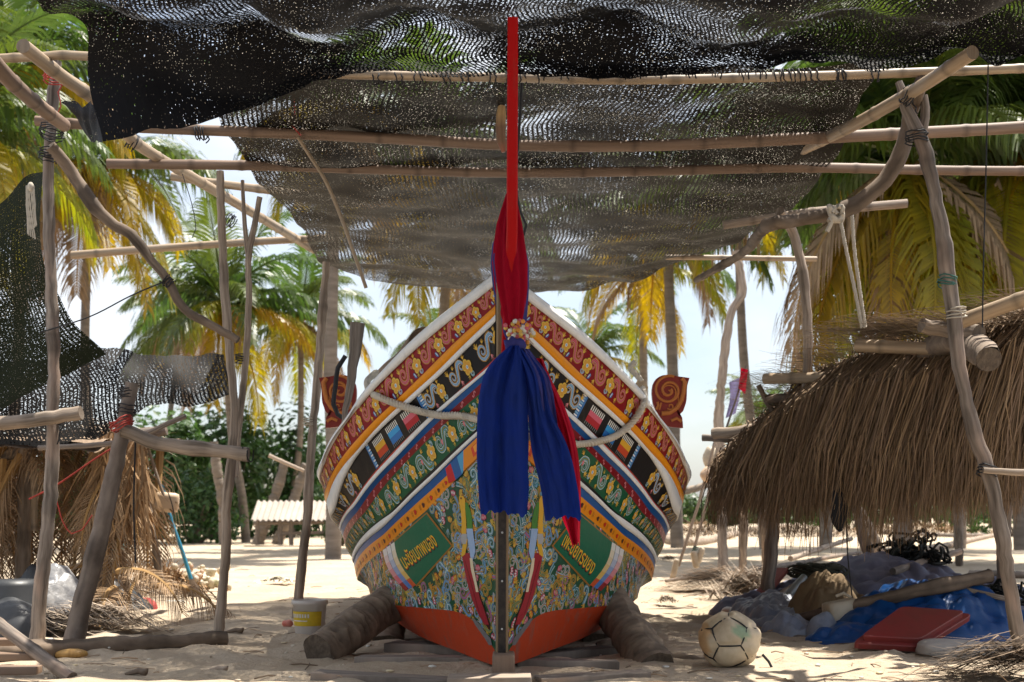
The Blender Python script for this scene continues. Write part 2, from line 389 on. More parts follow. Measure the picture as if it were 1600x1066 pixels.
# hull picker for paint that was laid out as one picture over the lower bow
allv=[];allf=[]
for (k,s),o in strakes.items():
    if s<0 and 8<=k<=16:
        b0=len(allv); allv+=[v.co.copy() for v in o.data.vertices]; allf+=[tuple(b0+i for i in p.vertices) for p in o.data.polygons]
bvh=BVHTree.FromPolygons(allv,allf)
EYE=Vector((0,0,H))
CC=CX+BX*F/7.4
def cast(px,py):
    d=(P(px,py,8)-EYE).normalized(); loc,nn,_,_=bvh.ray_cast(EYE,d)
    if loc is None:
        loc,nn,_,_=bvh.find_nearest(P(px,py,8.2))
    if nn.y>0: nn=-nn
    return loc,nn
def mir(v,side): return v if side<0 else Vector((2*BX-v.x,v.y,v.z))

# ---- ornament: flat strokes and petals in a plane (a along the band, c across), later laid on the hull
class Orn:
    def __init__(s): s.items=[]      # (points2d, faces, colour, layer)
    def stroke(s,pts,wd,colr,layer,taper=None):
        n=len(pts); pts=np.array(pts,float); tg=np.gradient(pts,axis=0); tg/= (np.linalg.norm(tg,axis=1)[:,None]+1e-9)
        nr=np.stack([-tg[:,1],tg[:,0]],1); w_=np.full(n,wd/2)
        if taper=='end': w_*=np.linspace(1,.25,n)
        elif taper=='both': w_*=.2+.8*np.sin(np.linspace(.12,math.pi-.12,n))
        a=pts+nr*w_[:,None]; b=pts-nr*w_[:,None]
        vs=np.concatenate([a,b]); fs=[(i,i+1,n+i+1,n+i) for i in range(n-1)]
        s.items.append((vs,fs,colr,layer)); return s
    def poly(s,pts,colr,layer):
        pts=np.array(pts,float); c=pts.mean(0); n=len(pts)
        s.items.append((np.vstack([pts,c]),[(i,(i+1)%n,n) for i in range(n)],colr,layer)); return s
def spiral(cx,cy,r0,r1,a0,turns,n=26,fl=1):
    q=np.linspace(0,1,n); r=r0+(r1-r0)*q; a=a0+fl*turns*2*math.pi*q
    return np.stack([cx+r*np.cos(a),cy+r*np.sin(a)],1)
def curve(pts,n=18):
    v=resample([Vector((p[0],p[1],0)) for p in pts],.12); return np.array([(p.x,p.y) for p in v])
def lines(o,path,cols,w0,layer,taper='end'):
    """concentric stripes along one scroll"""
    for i,cc in enumerate(cols): o.stroke(path,w0*(1-i/len(cols)),cc,layer+i,taper)
OCH=(.62,.32,.045); YEL=(.72,.48,.07); WHT=(.75,.74,.68); BLU=(.05,.17,.42); LBL=(.22,.42,.58); TEAL=(.02,.22,.20); PNK=(.62,.12,.17); LPK=(.70,.33,.30)
PUR=(.17,.09,.30); GRY=(.34,.36,.38); DRD=(.26,.012,.02); BLK=(.010,.009,.012); GRN=(.015,.11,.05); OLV=(.26,.24,.04); ORG=(.72,.20,.02)
def flower(o,cx,cy,r,layer,petal=OCH,hi=YEL,ctr=LBL,n=5,a0=.3,dark=(.10,.05,.01)):
    for i in range(n):
        a=a0+2*math.pi*i/n; ux,uy=math.cos(a),math.sin(a)
        def pet(s,off,w_):
            out=[]
            for j in range(12):
                q=2*math.pi*j/12; l=off+s*math.cos(q)*(1+.12*math.cos(3*q)); m_=w_*math.sin(q)
                m_*=1+.35*math.cos(q); out.append((cx+ux*l-uy*m_,cy+uy*l+ux*m_))
            return out
        o.poly(pet(r*.50,r*.58,r*.50),dark,layer); o.poly(pet(r*.44,r*.58,r*.42),hi,layer+1); o.poly(pet(r*.36,r*.50,r*.32),petal,layer+2)
    o.poly([(cx+r*.26*math.cos(q),cy+r*.26*math.sin(q)) for q in np.linspace(0,2*math.pi,11)[:-1]],WHT,layer+3)
    o.poly([(cx+r*.18*math.cos(q),cy+r*.18*math.sin(q)) for q in np.linspace(0,2*math.pi,11)[:-1]],ctr,layer+4)
def flame(o,cx,cy,ang,L,layer,c1=OCH,c2=YEL,n=4):
    for i in range(n):
        a=ang+(i-(n-1)/2)*.42; l=L*(1-.18*abs(i-(n-1)/2))
        pts=[(cx+l*q*math.cos(a+.35*q*(1 if i%2 else .6)),cy+l*q*math.sin(a+.35*q)) for q in np.linspace(0,1,7)]
        o.stroke(pts,L*.24,c1,layer,'end'); o.stroke(pts,L*.10,c2,layer+1,'end')
def unit_scroll(kind,flip=1,rs=random):
    """one repeat: flower, S-scroll with two spirals, leaves, a small curl"""
    o=Orn()
    cols={'red':[OCH,DRD,LPK,DRD,PNK],'black':[OCH,BLK,WHT,BLU,LBL],'green':[WHT,TEAL,LBL,GRN,OLV]}[kind]
    f=flip
    j=lambda: random.uniform(-.05,.05)
    big=spiral(.95+j(),.10*f+j(),.62+j(),.10,-math.pi*.55*f,1.35+2*j(),30,fl=f)
    head=curve([(-.75,.78*f),(-.25,.72*f),(.10,.20*f),(.42,-.38*f),(.95+.62*math.cos(-math.pi*.55*f),.10*f+.62*math.sin(-math.pi*.55*f))])
    lines(o,np.vstack([head,big[1:]]),cols,.56,0)
    sm=spiral(-.62,.38*f,.40,.07,math.pi*.5*f,1.2,22,fl=f); lines(o,sm,cols,.34,0)
    flame(o,-1.30,.70*f,1.6*f,.45,6); flame(o,-1.2,-.68*f,-1.3*f,.42,6,c1=OLV)
    flame(o,1.35+j(),.45*f+j(),.9*f+4*j(),.62,6); flame(o,.15,-.60*f,-2.2*f,.5,6,c1=OCH if kind!='black' else PNK,c2=YEL if kind!='black' else LPK)
    flame(o,.55,.62*f,1.9*f,.42,6,c1=OCH if kind=='black' else OLV)
    flower(o,-1.38,-.05*f,.64,8,ctr=LBL)
    cl=spiral(-1.75,-.70*f if kind!='green' else -.55*f,.26,.05,1.0,1.2,16,fl=-f); lines(o,cl,[WHT,PUR if kind=='red' else TEAL,LBL],.20,8)
    if kind=='red': o.poly([(-.85,-.95*f),(-.55,-.80*f),(-.45,-.45*f),(-.62,-.35*f),(-.80,-.6*f)],BLU,6); o.stroke([(-.6,-.45*f),(-.75,-.8*f)],.08,WHT,7)
    if kind=='green':
        o.poly([(.35,.05),(.52,.30),(.70,.02),(.52,-.28)],PNK,9); o.poly([(.42,.02),(.52,.16),(.6,0),(.52,-.14)],LPK,10)
    return o
def lay(orns, side, lift=.0012):
    """orns: list of (Orn, k, t, w, scale_along, scale_across, mirror) -> one mesh builder on the hull"""
    mb=MB()
    for (o,k,t,wv,sa,scr,mr) in orns:
        e=.015; tq=max(t,e)
        A=(hull(k,tq+e,wv,-1)-hull(k,tq-e,wv,-1))/(2*e); B=(hull(k,tq,wv+.04,-1)-hull(k,tq,wv-.04,-1))/.08
        la=A.length; a_=A/la; n_=B-a_*B.dot(a_); ln=n_.length; n_=n_/ln if ln>1e-6 else n_
        sh=B.dot(a_)
        for (vs,fs,cc,ly) in o.items:
            out=[]
            for (a,c) in vs:
                x=a*sa*mr; y=c*scr
                dw=y/ln; dt=(x-sh*dw)/la
                tt=max(.0,t+dt); w2=wv+dw; w3=min(1.0,max(0.0,w2))
                p=hull(k,tt,w3,side); out.append(p+hull_n(k,tt,w3,side)*(lift+.0002*ly+PROUD.get(k,0)))
            mb.add(out,[f if side<0 else tuple(reversed(f)) for f in fs],c=cc)
    return mb
def band_len(k):
    ts=np.linspace(0,3.2,321); p=[hull(k,t,.5,-1) for t in ts]; L=np.concatenate([[0],np.cumsum([(p[i+1]-p[i]).length for i in range(320)])])
    return ts,L
def band_w(k,t):
    e=.015; tq=max(t,e); A=(hull(k,tq+e,.5,-1)-hull(k,tq-e,.5,-1)); B=hull(k,t,1,-1)-hull(k,t,0,-1); a=A.normalized()
    return (B-a*B.dot(a)).length
def fit_t(k,px):      # parameter whose projected offset from the centre column is px (left side)
    ts=np.linspace(0,2.6,400); o=[CC-proj(hull(k,t,.5,-1))[0] for t in ts]; i=int(np.argmax(o)); return float(np.interp(px,o[:i+1],ts[:i+1]))
def patch_orn():
    o=Orn()
    for i,(c1,c2) in enumerate([(PNK,(.42,.02,.03)),((.05,.33,.66),(.03,.16,.45)),((.66,.36,.03),(.50,.06,.02))]):
        x=-1.05+i*1.05
        o.poly([(x-.36,-.1),(x+.36,-.1),(x+.36,.35),(x-.36,.35)],c1,1); o.poly([(x-.36,-.62),(x+.36,-.62),(x+.36,-.1),(x-.36,-.1)],c2,1)
        for j in range(8): o.stroke([(x-.34+j*.097,.34),(x-.34+j*.097,.80)],.045,WHT,1)
        for j in range(8): o.stroke([(x-.34+j*.097,-.62),(x-.34+j*.097,-.9)],.03,(.2,.2,.2),1)
    for x in (-1.85,1.85):
        o.stroke([(x,-.98),(x,0),(x,.98)],.22,BLU,1)
        for j in range(9): o.stroke([(x-.05,-.92+j*.225),(x-.05,-.80+j*.225)],.16,WHT if j%2==0 else LBL,2)
    return o
for side in (-1,1):
    def sub(items,side,k,nm):
        for it in items: lay([it],side).build(nm,M['motif'],strakes[(k,side)],smooth=False)
    for k,kind,per in ((1,'red',3.5),(4,'black',3.9),(9,'green',3.5)):
        ts,L=band_len(k); items=[]; s=.10; patch=(fit_t(k,120),fit_t(k,207)) if kind=='black' else None
        pl=[np.interp(q,ts,L) for q in patch] if patch else None
        i=0
        while s<L[-1]:
            t=float(np.interp(s,L,ts)); hw=band_w(k,t)/2*.96
            step=hw*per
            if pl and s+step*.5>pl[0]-step*.12 and s-step*.5<pl[1]: s=max(s+.02,pl[1]+step*.52) if s<pl[1]+step*.5 else s+.02; 
            if pl and s-step*.5<pl[1] and s+step*.5>pl[0]-step*.12: continue
            v=1+random.uniform(-.07,.07); items.append((unit_scroll(kind,1 if (i%2==0 or kind!='green') else -1),k,t,  .5+random.uniform(-.03,.03),hw*v*.88,-hw*(1+random.uniform(-.06,.02)),1)); i+=1; s+=step
        if pl:
            sm=(pl[0]+pl[1])/2; t=float(np.interp(sm,L,ts)); items.append((patch_orn(),k,t,.5,(pl[1]-pl[0])/4.0,-band_w(k,t)/2*.98,1))
        sub(items,side,k,'scroll_ornament')
    # pink s marks
    k=8; ts,L=band_len(k); items=[]; s=.12; i=0
    while s<L[-1]:
        t=float(np.interp(s,L,ts)); hw=band_w(k,t)/2; o=Orn()
        p=curve([(-.55,.05),(-.85,.35),(-.50,.72),(-.15,.35),(0,0),(.15,-.35),(.50,-.72),(.85,-.35),(.55,-.05)])
        o.stroke(p,.26,(.72,.24,.27),1); items.append((o,k,t,.5,hw*1.0,-hw*.85,1)); s+=hw*5.6+.012; i+=1
    sub(items,side,k,'s_mark')
    # hearts
    k=13; ts,L=band_len(k); items=[]; s=float(np.interp(fit_t(k,88),ts,L)); i=0
    while s<L[-1]:
        t=float(np.interp(s,L,ts)); hw=band_w(k,t)/2; o=Orn(); cc=(.55,.015,.012) if i%2==0 else (.07,.02,.015)
        o.poly([(-.46,0),(-.15,.33),(.15,.42),(.40,.28),(.34,0),(.40,-.28),(.15,-.42),(-.15,-.33)],(.3,.08,.01),1)
        o.poly([(-.36,0),(-.12,.27),(.14,.34),(.32,.22),(.27,0),(.32,-.22),(.14,-.34),(-.12,-.27)],cc,2)
        for q in (.78,1.05): o.stroke([(q,-.5),(q+.13,-.2),(q+.13,.2),(q,.5)],.09,(.22,.09,.01),1,'both')
        items.append((o,k,t,.5,hw*1.25,-hw*1.05,1)); s+=hw*3.0+.012; i+=1
    sub(items,side,k,'heart_mark')
    # rung of red, blue and pale blue blocks, and the flower block next the stem
    mb=MB()
    def quad_px(q,cc,lift,n=4):
        rows=[]
        for i in range(n+1):
            row=[]
            for j in range(n+1):
                u,v=j/n,i/n
                x=(q[0][0]*(1-u)+q[1][0]*u)*(1-v)+(q[3][0]*(1-u)+q[2][0]*u)*v; y=(q[0][1]*(1-u)+q[1][1]*u)*(1-v)+(q[3][1]*(1-u)+q[2][1]*u)*v
                l,nn=cast(x,y); row.append(mir(l+nn*lift,side))
            rows.append(row)
        mb.grid(rows,c=cc)
    quad_px([(698,732),(706,724),(714,750),(703,755)],(.50,.02,.025),.009)
    quad_px([(706,724),(716,714),(724,741),(714,750)],(.02,.10,.30),.009)
    quad_px([(716,714),(726,704),(726,736),(724,741)],(.08,.32,.55),.009)
    quad_px([(726,704),(770,662),(770,694),(726,736)],(.70,.24,.02),.009)
    quad_px([(738,700),(752,686),(756,700),(742,714)],(.62,.07,.03),.011)
    quad_px([(742,698),(750,690),(753,699),(745,707)],(.80,.33,.05),.013)
    o=mb.build('painted_blocks',M['motif'],strakes[(13,side)],smooth=False)
    # lower bow: dense scrollwork, name panel, bird
    k=14; panel=[(664,803),(708,853),(652,915),(636,905),(620,874),(616,846)]
    def inside(px,py,pg):
        c=False; n=len(pg)
        for i in range(n):
            (x1,y1),(x2,y2)=pg[i],pg[(i+1)%n]
            if (y1>py)!=(y2>py) and px<(x2-x1)*(py-y1)/(y2-y1)+x1: c=not c
        return c
    big_panel=[(668,796),(716,853),(654,925),(622,915),(600,862)]
    rs=random.Random(11 if side<0 else 12); items=[]; placed=[]
    def small(kind,rs):
        o=Orn(); f=rs.choice((-1,1)); cs=rs.choice([[OCH,GRN,GRY,BLU,LBL],[YEL,BLK,OCH,TEAL,OLV],[GRY,BLU,LBL,TEAL,YEL],[OCH,BLK,GRY,PUR,PNK],[OLV,TEAL,WHT,BLU,OCH],[GRY,TEAL,LBL,TEAL,WHT],[GRN,WHT,TEAL,LBL,GRN],[OCH,GRN,YEL,GRN,ORG]])
        if kind<.62:
            a0=rs.uniform(0,6.28); sp=spiral(0,0,.72,.10,a0,1.3,26,fl=f)
            e=sp[0]; tg=np.array([-math.sin(a0),math.cos(a0)])*-f
            tail=[(e[0]+tg[0]*1.5+rs.uniform(-.3,.3),e[1]+tg[1]*1.5),(e[0]+tg[0]*.7,e[1]+tg[1]*.7)]
            lines(o,np.vstack([curve(tail+[(e[0],e[1])]),sp[1:]]),cs,.70,0)
            flame(o,e[0]*1.2,e[1]*1.2,a0+.6*f,.8,5,c1=rs.choice([OCH,ORG,OLV]),n=3)
        elif kind<.80:
            c1,c2=rs.choice([(PNK,LPK),(OCH,YEL),(ORG,YEL),(PNK,WHT)])
            a0=rs.uniform(0,6)
            for i in range(3):
                a=a0+(i-1)*.55
                o.poly([(math.cos(a)*.45+.42*math.cos(q)*math.cos(a)-.26*math.sin(q)*math.sin(a),math.sin(a)*.45+.42*math.cos(q)*math.sin(a)+.26*math.sin(q)*math.cos(a)) for q in np.linspace(0,6.28,11)[:-1]],(.12,.03,.03),4)
                o.poly([(math.cos(a)*.45+.34*math.cos(q)*math.cos(a)-.19*math.sin(q)*math.sin(a),math.sin(a)*.45+.34*math.cos(q)*math.sin(a)+.19*math.sin(q)*math.cos(a)) for q in np.linspace(0,6.28,11)[:-1]],c1,5)
                o.poly([(math.cos(a)*.5+.16*math.cos(q)*math.cos(a)-.09*math.sin(q)*math.sin(a),math.sin(a)*.5+.16*math.cos(q)*math.sin(a)+.09*math.sin(q)*math.cos(a)) for q in np.linspace(0,6.28,9)[:-1]],c2,6)
        else: flame(o,0,0,rs.uniform(0,6.28),1.1,4,c1=rs.choice([OCH,OLV,TEAL,ORG]),c2=rs.choice([YEL,OCH,LBL]),n=4)
        return o
    tries=0
    while tries<5200:
        tries+=1
        t=rs.uniform(.0,2.6)**1.0; wv=rs.uniform(.02,.985); p=hull(k,t,wv,-1)
        rr=.046 if t<1.3 else .054
        if any((p-q).length<rr*.93 for q in placed): continue
        px,py=proj(p)
        if inside(px,py,big_panel): continue
        placed.append(p); items.append((small(rs.random(),rs),k,t,wv,rr*1.12,rr*1.12,1))
    mb=lay(items,side); mb.c=[(c[0]*.78,c[1]*.84,c[2]*.90) for c in mb.c]
    # dark green ground under the scrolls
    o=mb.build('dense_scrollwork',M['motif'],strakes[(14,side)],smooth=False); o['kind']='stuff'
    def fan(q,cc,lift,mb,n=10):
        """n x n patch between four corners in the photograph, left bow"""
        rows=[]
        for i in range(n+1):
            row=[]
            for j in range(n+1):
                u,v=j/n,i/n
                x=(q[0][0]*(1-u)+q[1][0]*u)*(1-v)+(q[3][0]*(1-u)+q[2][0]*u)*v; y=(q[0][1]*(1-u)+q[1][1]*u)*(1-v)+(q[3][1]*(1-u)+q[2][1]*u)*v
                if len(q)>4: x+=q[4]*math.sin(math.pi*v)*(1-u)
                l,nn=cast(x,y); row.append(mir(l+nn*lift,side))
            rows.append(row)
        mb.grid(rows,c=cc)
    def poly_px(pg,cc,lift,mb):
        """strip between a left and a right edge: [(xl,xr,y)...]"""
        rows=[]
        for (xl,xr,y) in pg:
            row=[]
            for j in range(4):
                l,nn=cast(xl+(xr-xl)*j/3,y); row.append(mir(l+nn*lift,side))
            rows.append(row)
        mb.grid(rows,c=cc)
    pm=MB()
    fan([(616,845),(668,800),(709,853),(652,917),-8],(.30,.13,.02),.0036,pm)
    fan([(617,847),(667,803),(706,853),(651,914),-8],(.006,.115,.055),.0042,pm)
    for i,(ca,cb) in enumerate(((( .70,.68,.60),(.62,.36,.03)),((.70,.69,.68),(.06,.17,.42)),((.70,.66,.62),(.55,.05,.09)))):
        x0=-i*6.5
        for j in range(6):
            f=lambda v: (617+x0*.95+(651-617+i*.6)*v-8*math.sin(math.pi*v), 847+i*4.5+(914-847-i*1.5)*v)
            a,b=f(j/6),f((j+1)/6); q=j/5; cc=tuple(ca[z]*(1-q)**1.3+cb[z]*(1-(1-q)**1.3) for z in range(3))
            if i==0 and j==5: cc=(.50,.08,.02)
            if i==2 and j==5: cc=(.26,.02,.02)
            fan([(a[0]-5.6,a[1]+3.6),a,b,(b[0]-5.6,b[1]+3.6)],cc,.0042,pm,3)
    o=pm.build('name_panel',M['motif'],strakes[(14,side)],smooth=False)
    # name in Thai script
    cu=bpy.data.curves.new('boat_name','FONT'); cu.body='นะชัยบทพของ' if side<0 else 'เพ็ะชั้ยทรขยง'; cu.resolution_u=3
    to=bpy.data.objects.new('boat_name_outline',cu); col.objects.link(to); dg=bpy.context.evaluated_depsgraph_get(); tm=to.evaluated_get(dg).to_mesh()
    tv=[(v.co.x,v.co.y) for v in tm.vertices]; tf=[tuple(p.vertices) for p in tm.polygons]; to.evaluated_get(dg).to_mesh_clear(); bpy.data.objects.remove(to); bpy.data.curves.remove(cu)
    x0=min(v[0] for v in tv); x1=max(v[0] for v in tv)
    if side<0: og,al,up=(635.5,889),(50,-38),(-12.5,-21.5)
    else: og,al,up=(876,850.5),(45,47),(10,-21)
    tb=MB()
    for (dx,dy,cc,lf) in ((1.6,3.4,(.02,.012,.01),.0049),(.6,1.6,(.50,.09,.03),.0056),(0,0,(.80,.46,.02),.0063)):
        out=[]
        for (a,b) in tv:
            u=(a-x0)/(x1-x0); px=og[0]+al[0]*u+up[0]*b*1.35+dx*(1 if side<0 else -1); py=og[1]+al[1]*u+up[1]*b*1.35+dy
            if side>0: px=2*CC-px
            l,nn=cast(px,py); out.append(mir(l+nn*lf,side))
        tb.add(out,[f if side<0 else tuple(reversed(f)) for f in tf],c=cc)
    o=tb.build('boat_name',M['motif'],strakes[(14,side)],smooth=False)
    # long necked bird with a red tail
    bb=MB()
    poly_px([(722,726,864),(727,741,882),(733,746,910),(740,753,935),(749,761,958),(760,767,976),(765,767,984)],(.05,.012,.01),0.0044,bb)
    poly_px([(722,734,864),(725,740,880),(731,745,910),(738,751,935),(747,759,957),(758,765,976)],(.30,.02,.03),0.0048,bb)
    poly_px([(735,739,872),(737,742,890),(742,746,910),(745,749,925)],(.66,.56,.38),0.0053,bb)
    poly_px([(727,731,785),(728,736,797),(730,739,812),(731,740,830)],(.06,.20,.03),0.0048,bb)
    poly_px([(730,740,826),(731,741,836),(733,743,850),(735,744,862),(737,740,876)],(.30,.42,.62),0.0052,bb)
    poly_px([(719,725,775),(718.5,728,780),(721,728,795),(722.5,729.5,815),(722,730,830),(723,729,836)],(.66,.36,.03),0.0053,bb)
    poly_px([(723,731,834),(721,731,842),(724,729,850)],(.36,.36,.36),0.0057,bb)
    poly_px([(728,732,842),(724,731,852),(722,728,866),(722,723,870)],(.62,.36,.03),0.0055,bb)
    poly_px([(720.5,723,777),(720.5,723,780)],(.15,.06,.02),0.0059,bb)
    for y0 in range(876,950,7): poly_px([(727+(y0-876)*.27,728+(y0-876)*.27,y0),(731+(y0-876)*.27,732+(y0-876)*.27,y0+12)],(.17,.01,.015),0.0052,bb)
    poly_px([(744,748,868),(748,753,874),(752,757,870),(757,760,864)],(.38,.30,.07),0.0053,bb)
    o=bb.build('painted_bird',M['motif'],strakes[(14,side)],smooth=False)
    rb=MB(); poly_px([(738,742,966),(744,752,977),(752,760,988),(759,768,998),(765,770,1008)],(.16,.15,.15),.005,rb)
    o=rb.build('scraped_patch',M['bottom'],strakes[(15,side)],smooth=False)
# carved scroll boards standing on the gunwales
OUT=[(1110,440),(1112,390),(1122,330),(1140,290),(1165,255),(1200,230),(1240,213),(1290,206),(1340,205),(1390,215),(1430,225),(1500,234),(1580,245),(1565,290),(1552,340),(1547,400),(1546,450),(1543,510),(1535,560),(1518,610),(1500,660),(1470,690),(1440,712),(1465,722),(1488,742),(1495,800),(1498,870),(1440,868),(1380,862),(1300,850),(1240,790),(1180,700),(1150,640),(1128,580),(1116,510)]
BT=M['motif']
for side in (1,-1):
    mb=MB(); d=9.05; pl=[P(880+x/8,560+y/8,d) for x,y in OUT]
    if side<0: pl=[Vector((2*BX-p.x,p.y,p.z)) for p in pl]
    n=len(pl); bk=[p+Vector((0,.05,0)) for p in pl]; ctr=sum(pl,Vector())/n
    mb.add(pl+[ctr],[(i,(i+1)%n,n) for i in range(n)],c=(.24,.035,.025)); mb.add(bk+[ctr+Vector((0,.05,0))],[((i+1)%n,i,n) for i in range(n)],c=(.24,.035,.025))
    mb.add(pl+bk,[(i,(i+1)%n,n+(i+1)%n,n+i) for i in range(n)],c=(.24,.035,.025))
    bd=tag(mb.build('scroll_board',BT,boat,smooth=False),('right' if side>0 else 'left')+' carved red scroll board with orange spirals'); 
    rb=MB()
    def rel(path,wd,cc=(.50,.17,.045)):
        pp=[P(880+x/8,560+y/8,d-.004) for x,y in path]
        if side<0: pp=[Vector((2*BX-p.x,p.y,p.z)) for p in pp]
        rb.tube(pp,wd/8*d/F/2,6,c=cc)
    rel(spiral(1320,400,185,30,-1.2,-1.9,60),34)
    rel(spiral(1310,420,120,20,1.9,-1.5,40),20)
    rel([(1480,250),(1520,300),(1505,420),(1480,520),(1420,620),(1330,680),(1230,690)],60)
    rel([(1400,420),(1440,480),(1440,560),(1390,640),(1300,670)],18); rel(spiral(1340,600,45,10,2.5,-1.0,18),18)
    rel([(1160,640),(1190,590),(1180,545)],36); rel([(1200,640),(1215,590),(1225,555)],26); rel([(1350,780),(1420,750),(1480,790)],40)
    rel([(1450,230),(1470,290)],14,(.24,.035,.025)); rel([(1500,238),(1510,290)],14,(.24,.035,.025))
    o=rb.build('carved_scroll',BT,bd)
# ------------------------------------------------------------------ sand
def mat_sand():
    m,t,b=newmat('beach_sand'); c=N(t,'ShaderNodeTexCoord').outputs['Object']
    a=noise(t,c,1.3,5); f=noise(t,c,9,6,.65); g=noise(t,c,140,3,.7)
    cc=mixc(t,ramp(t,a,.35,.65),(.54,.445,.335),(.46,.365,.26)); cc=mixc(t,math_(t,'MULTIPLY',ramp(t,f,.55,.75),.5),cc,(.33,.25,.17))
    cc=mixc(t,math_(t,'MULTIPLY',ramp(t,g,.5,.75),.45),cc,(.26,.20,.14))
    t.links.new(cc,b.inputs['Base Color']); b.inputs['Roughness'].default_value=.95; b.inputs['Specular IOR Level'].default_value=.15
    h=math_(t,'ADD',math_(t,'MULTIPLY',f,1.0),math_(t,'MULTIPLY',g,.12)); bump(t,b,h,.9,.05); return m
M['sand']=mat_sand()
ys=np.concatenate([np.arange(3.5,12,.06),np.arange(12,22,.15),np.arange(22,60,.8),np.array([60,80,120,200,400,900])])
mb=MB(); rows=[]
def clod(x,y):
    n=mnoise.noise; v=n(Vector((x*3.3,y*4.4,9))); r=n(Vector((x*1.1,y*1.6,2)))
    return .085*max(0,v)**1.2*(1 if y<12 else .4)+.04*r
def gz(x,y):
    h=.016*mnoise.noise(Vector((x*7,y*9,5)))+clod(x,y)*.85-.02
    if y>30: h+=min(.0,0)
    return h*min(1,max(.25,14/max(y,1)))
def on(px,py,dz=0):
    g=G(px,py); return Vector((g.x,g.y,gz(g.x,g.y)+dz))
for y in ys:
    hwid=y*.52+1.5 if y<30 else y*3
    rows.append([(x,y,gz(x,y) if y<60 else 0) for x in np.linspace(-hwid,hwid,150)])
mb.grid(rows); g=mb.build('sand_ground',M['sand']); g['kind']='structure'
mb=MB(); rows=[[(x,y,0.0) for x in (-9,0,9)] for y in (-6,0,3.5)]; mb.grid(rows); g=mb.build('sand_ground',M['sand']); g['kind']='structure'

# ------------------------------------------------------------------ poles
def pole(name, pts, r, mat, parent=None, seg=10, wob=.12, nodes=None, knots=0, seed=0, label=None, tip=None, cat=None, group=None, cap_dark=True):
    """pts: world points; bamboo if nodes (spacing in m), branch with knots otherwise"""
    rs=random.Random(seed+len(bpy.data.objects)); q=resample(pts,.035 if nodes else .05); n=len(q)
    L=0; rad=[];cs=[]; r0,r1=(r,r) if not hasattr(r,'__len__') else r
    jit=[rs.uniform(-1,1) for _ in range(n//4+3)]; nx=rs.uniform(.1,nodes or .3); kn=[rs.randrange(n) for _ in range(knots)]
    for i,p in enumerate(q):
        if i: L+=(q[i]-q[i-1]).length
        rr=r0+(r1-r0)*i/(n-1); c=1.0
        if nodes:
            if L>=nx-.018 and L<nx+.018: rr*=1.10; c=.62
            elif L>=nx+.018: nx+=nodes*rs.uniform(.75,1.2)
        else:
            a=jit[i//4]*(1-i%4/4)+jit[i//4+1]*(i%4/4); rr*=1+wob*a; c=1+.10*a
            for k in kn:
                if abs(i-k)<2: rr*=1.07; c*=.72
        rad.append(rr);cs.append((c,c,c))
    if not nodes:
        for i in range(1,n-1): q[i]=q[i]+Vector((rs.uniform(-1,1),rs.uniform(-1,1),rs.uniform(-1,1)))*r0*.10
    seg=max(seg,14) if q[0].y<13 else seg
    mb=MB(); mb.tube(q,rad,seg,cs,cap=True)
    if q[0].y<13:
        sd=rs.uniform(0,50); w_=seg+1; am=.05 if nodes else .16
        for i in range(n):
            for k in range(seg+1):
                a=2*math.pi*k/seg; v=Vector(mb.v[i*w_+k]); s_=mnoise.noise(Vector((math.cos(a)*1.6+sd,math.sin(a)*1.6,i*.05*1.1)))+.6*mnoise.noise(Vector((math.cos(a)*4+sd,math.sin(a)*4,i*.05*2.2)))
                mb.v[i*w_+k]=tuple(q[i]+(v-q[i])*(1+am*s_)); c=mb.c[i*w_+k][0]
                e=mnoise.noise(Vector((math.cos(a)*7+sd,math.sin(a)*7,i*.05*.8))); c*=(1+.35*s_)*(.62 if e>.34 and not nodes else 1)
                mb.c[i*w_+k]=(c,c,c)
    o=mb.build(name,mat,parent)
    if label: tag(o,label,cat,group)
    return o
def lash(p, axis, r, mat, parent, name='lashing', turns=4, tail=.0, seed=0):
    """cord wound round a joint"""
    rs=random.Random(seed+len(bpy.data.objects)); ax=Vector(axis).normalized(); u=ax.orthogonal().normalized(); v=ax.cross(u); p=Vector(p); pts=[]
    for i in range(turns*10+1):
        a=i/10*2*math.pi; k=1+.12*rs.uniform(-1,1); pts.append(p+u*math.cos(a)*r*k+v*math.sin(a)*r*k+ax*((i/(turns*10)-.5)*.07+rs.uniform(-.006,.006)))
    if tail:
        e=pts[-1]
        for i in range(6): e=e+Vector((rs.uniform(-.02,.02),rs.uniform(-.02,.01),-tail/6)); pts.append(e.copy())
    return MB().tube(pts,.0045,5).build(name,mat,parent)
def PP(lst,d=None): return [P(*q) if len(q)==3 else P(q[0],q[1],d) for q in lst]

sh=empty('bamboo_shelter',(0,8.5,0),'tall lashed frame of bamboo beams and crooked posts over the boat','shelter frame')
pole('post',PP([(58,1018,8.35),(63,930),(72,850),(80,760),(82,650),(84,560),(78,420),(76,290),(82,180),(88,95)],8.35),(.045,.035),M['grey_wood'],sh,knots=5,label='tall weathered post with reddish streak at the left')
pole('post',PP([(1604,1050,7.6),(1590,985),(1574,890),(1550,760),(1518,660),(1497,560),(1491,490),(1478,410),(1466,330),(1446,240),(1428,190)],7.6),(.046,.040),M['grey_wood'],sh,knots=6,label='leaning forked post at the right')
pole('fork_prong',PP([(1432,205),(1416,170),(1404,128)],7.58),(.040,.020),M['grey_wood'],sh); pole('fork_prong',PP([(1438,215),(1446,185),(1443,150)],7.6),(.036,.024),M['grey_wood'],sh)
pole('crossbeam',PP([(-60,94),(60,89),(135,88),(420,112),(800,122),(1000,125),(1300,118),(1680,104)],7.42),.026,M['bamboo'],sh,nodes=.34)
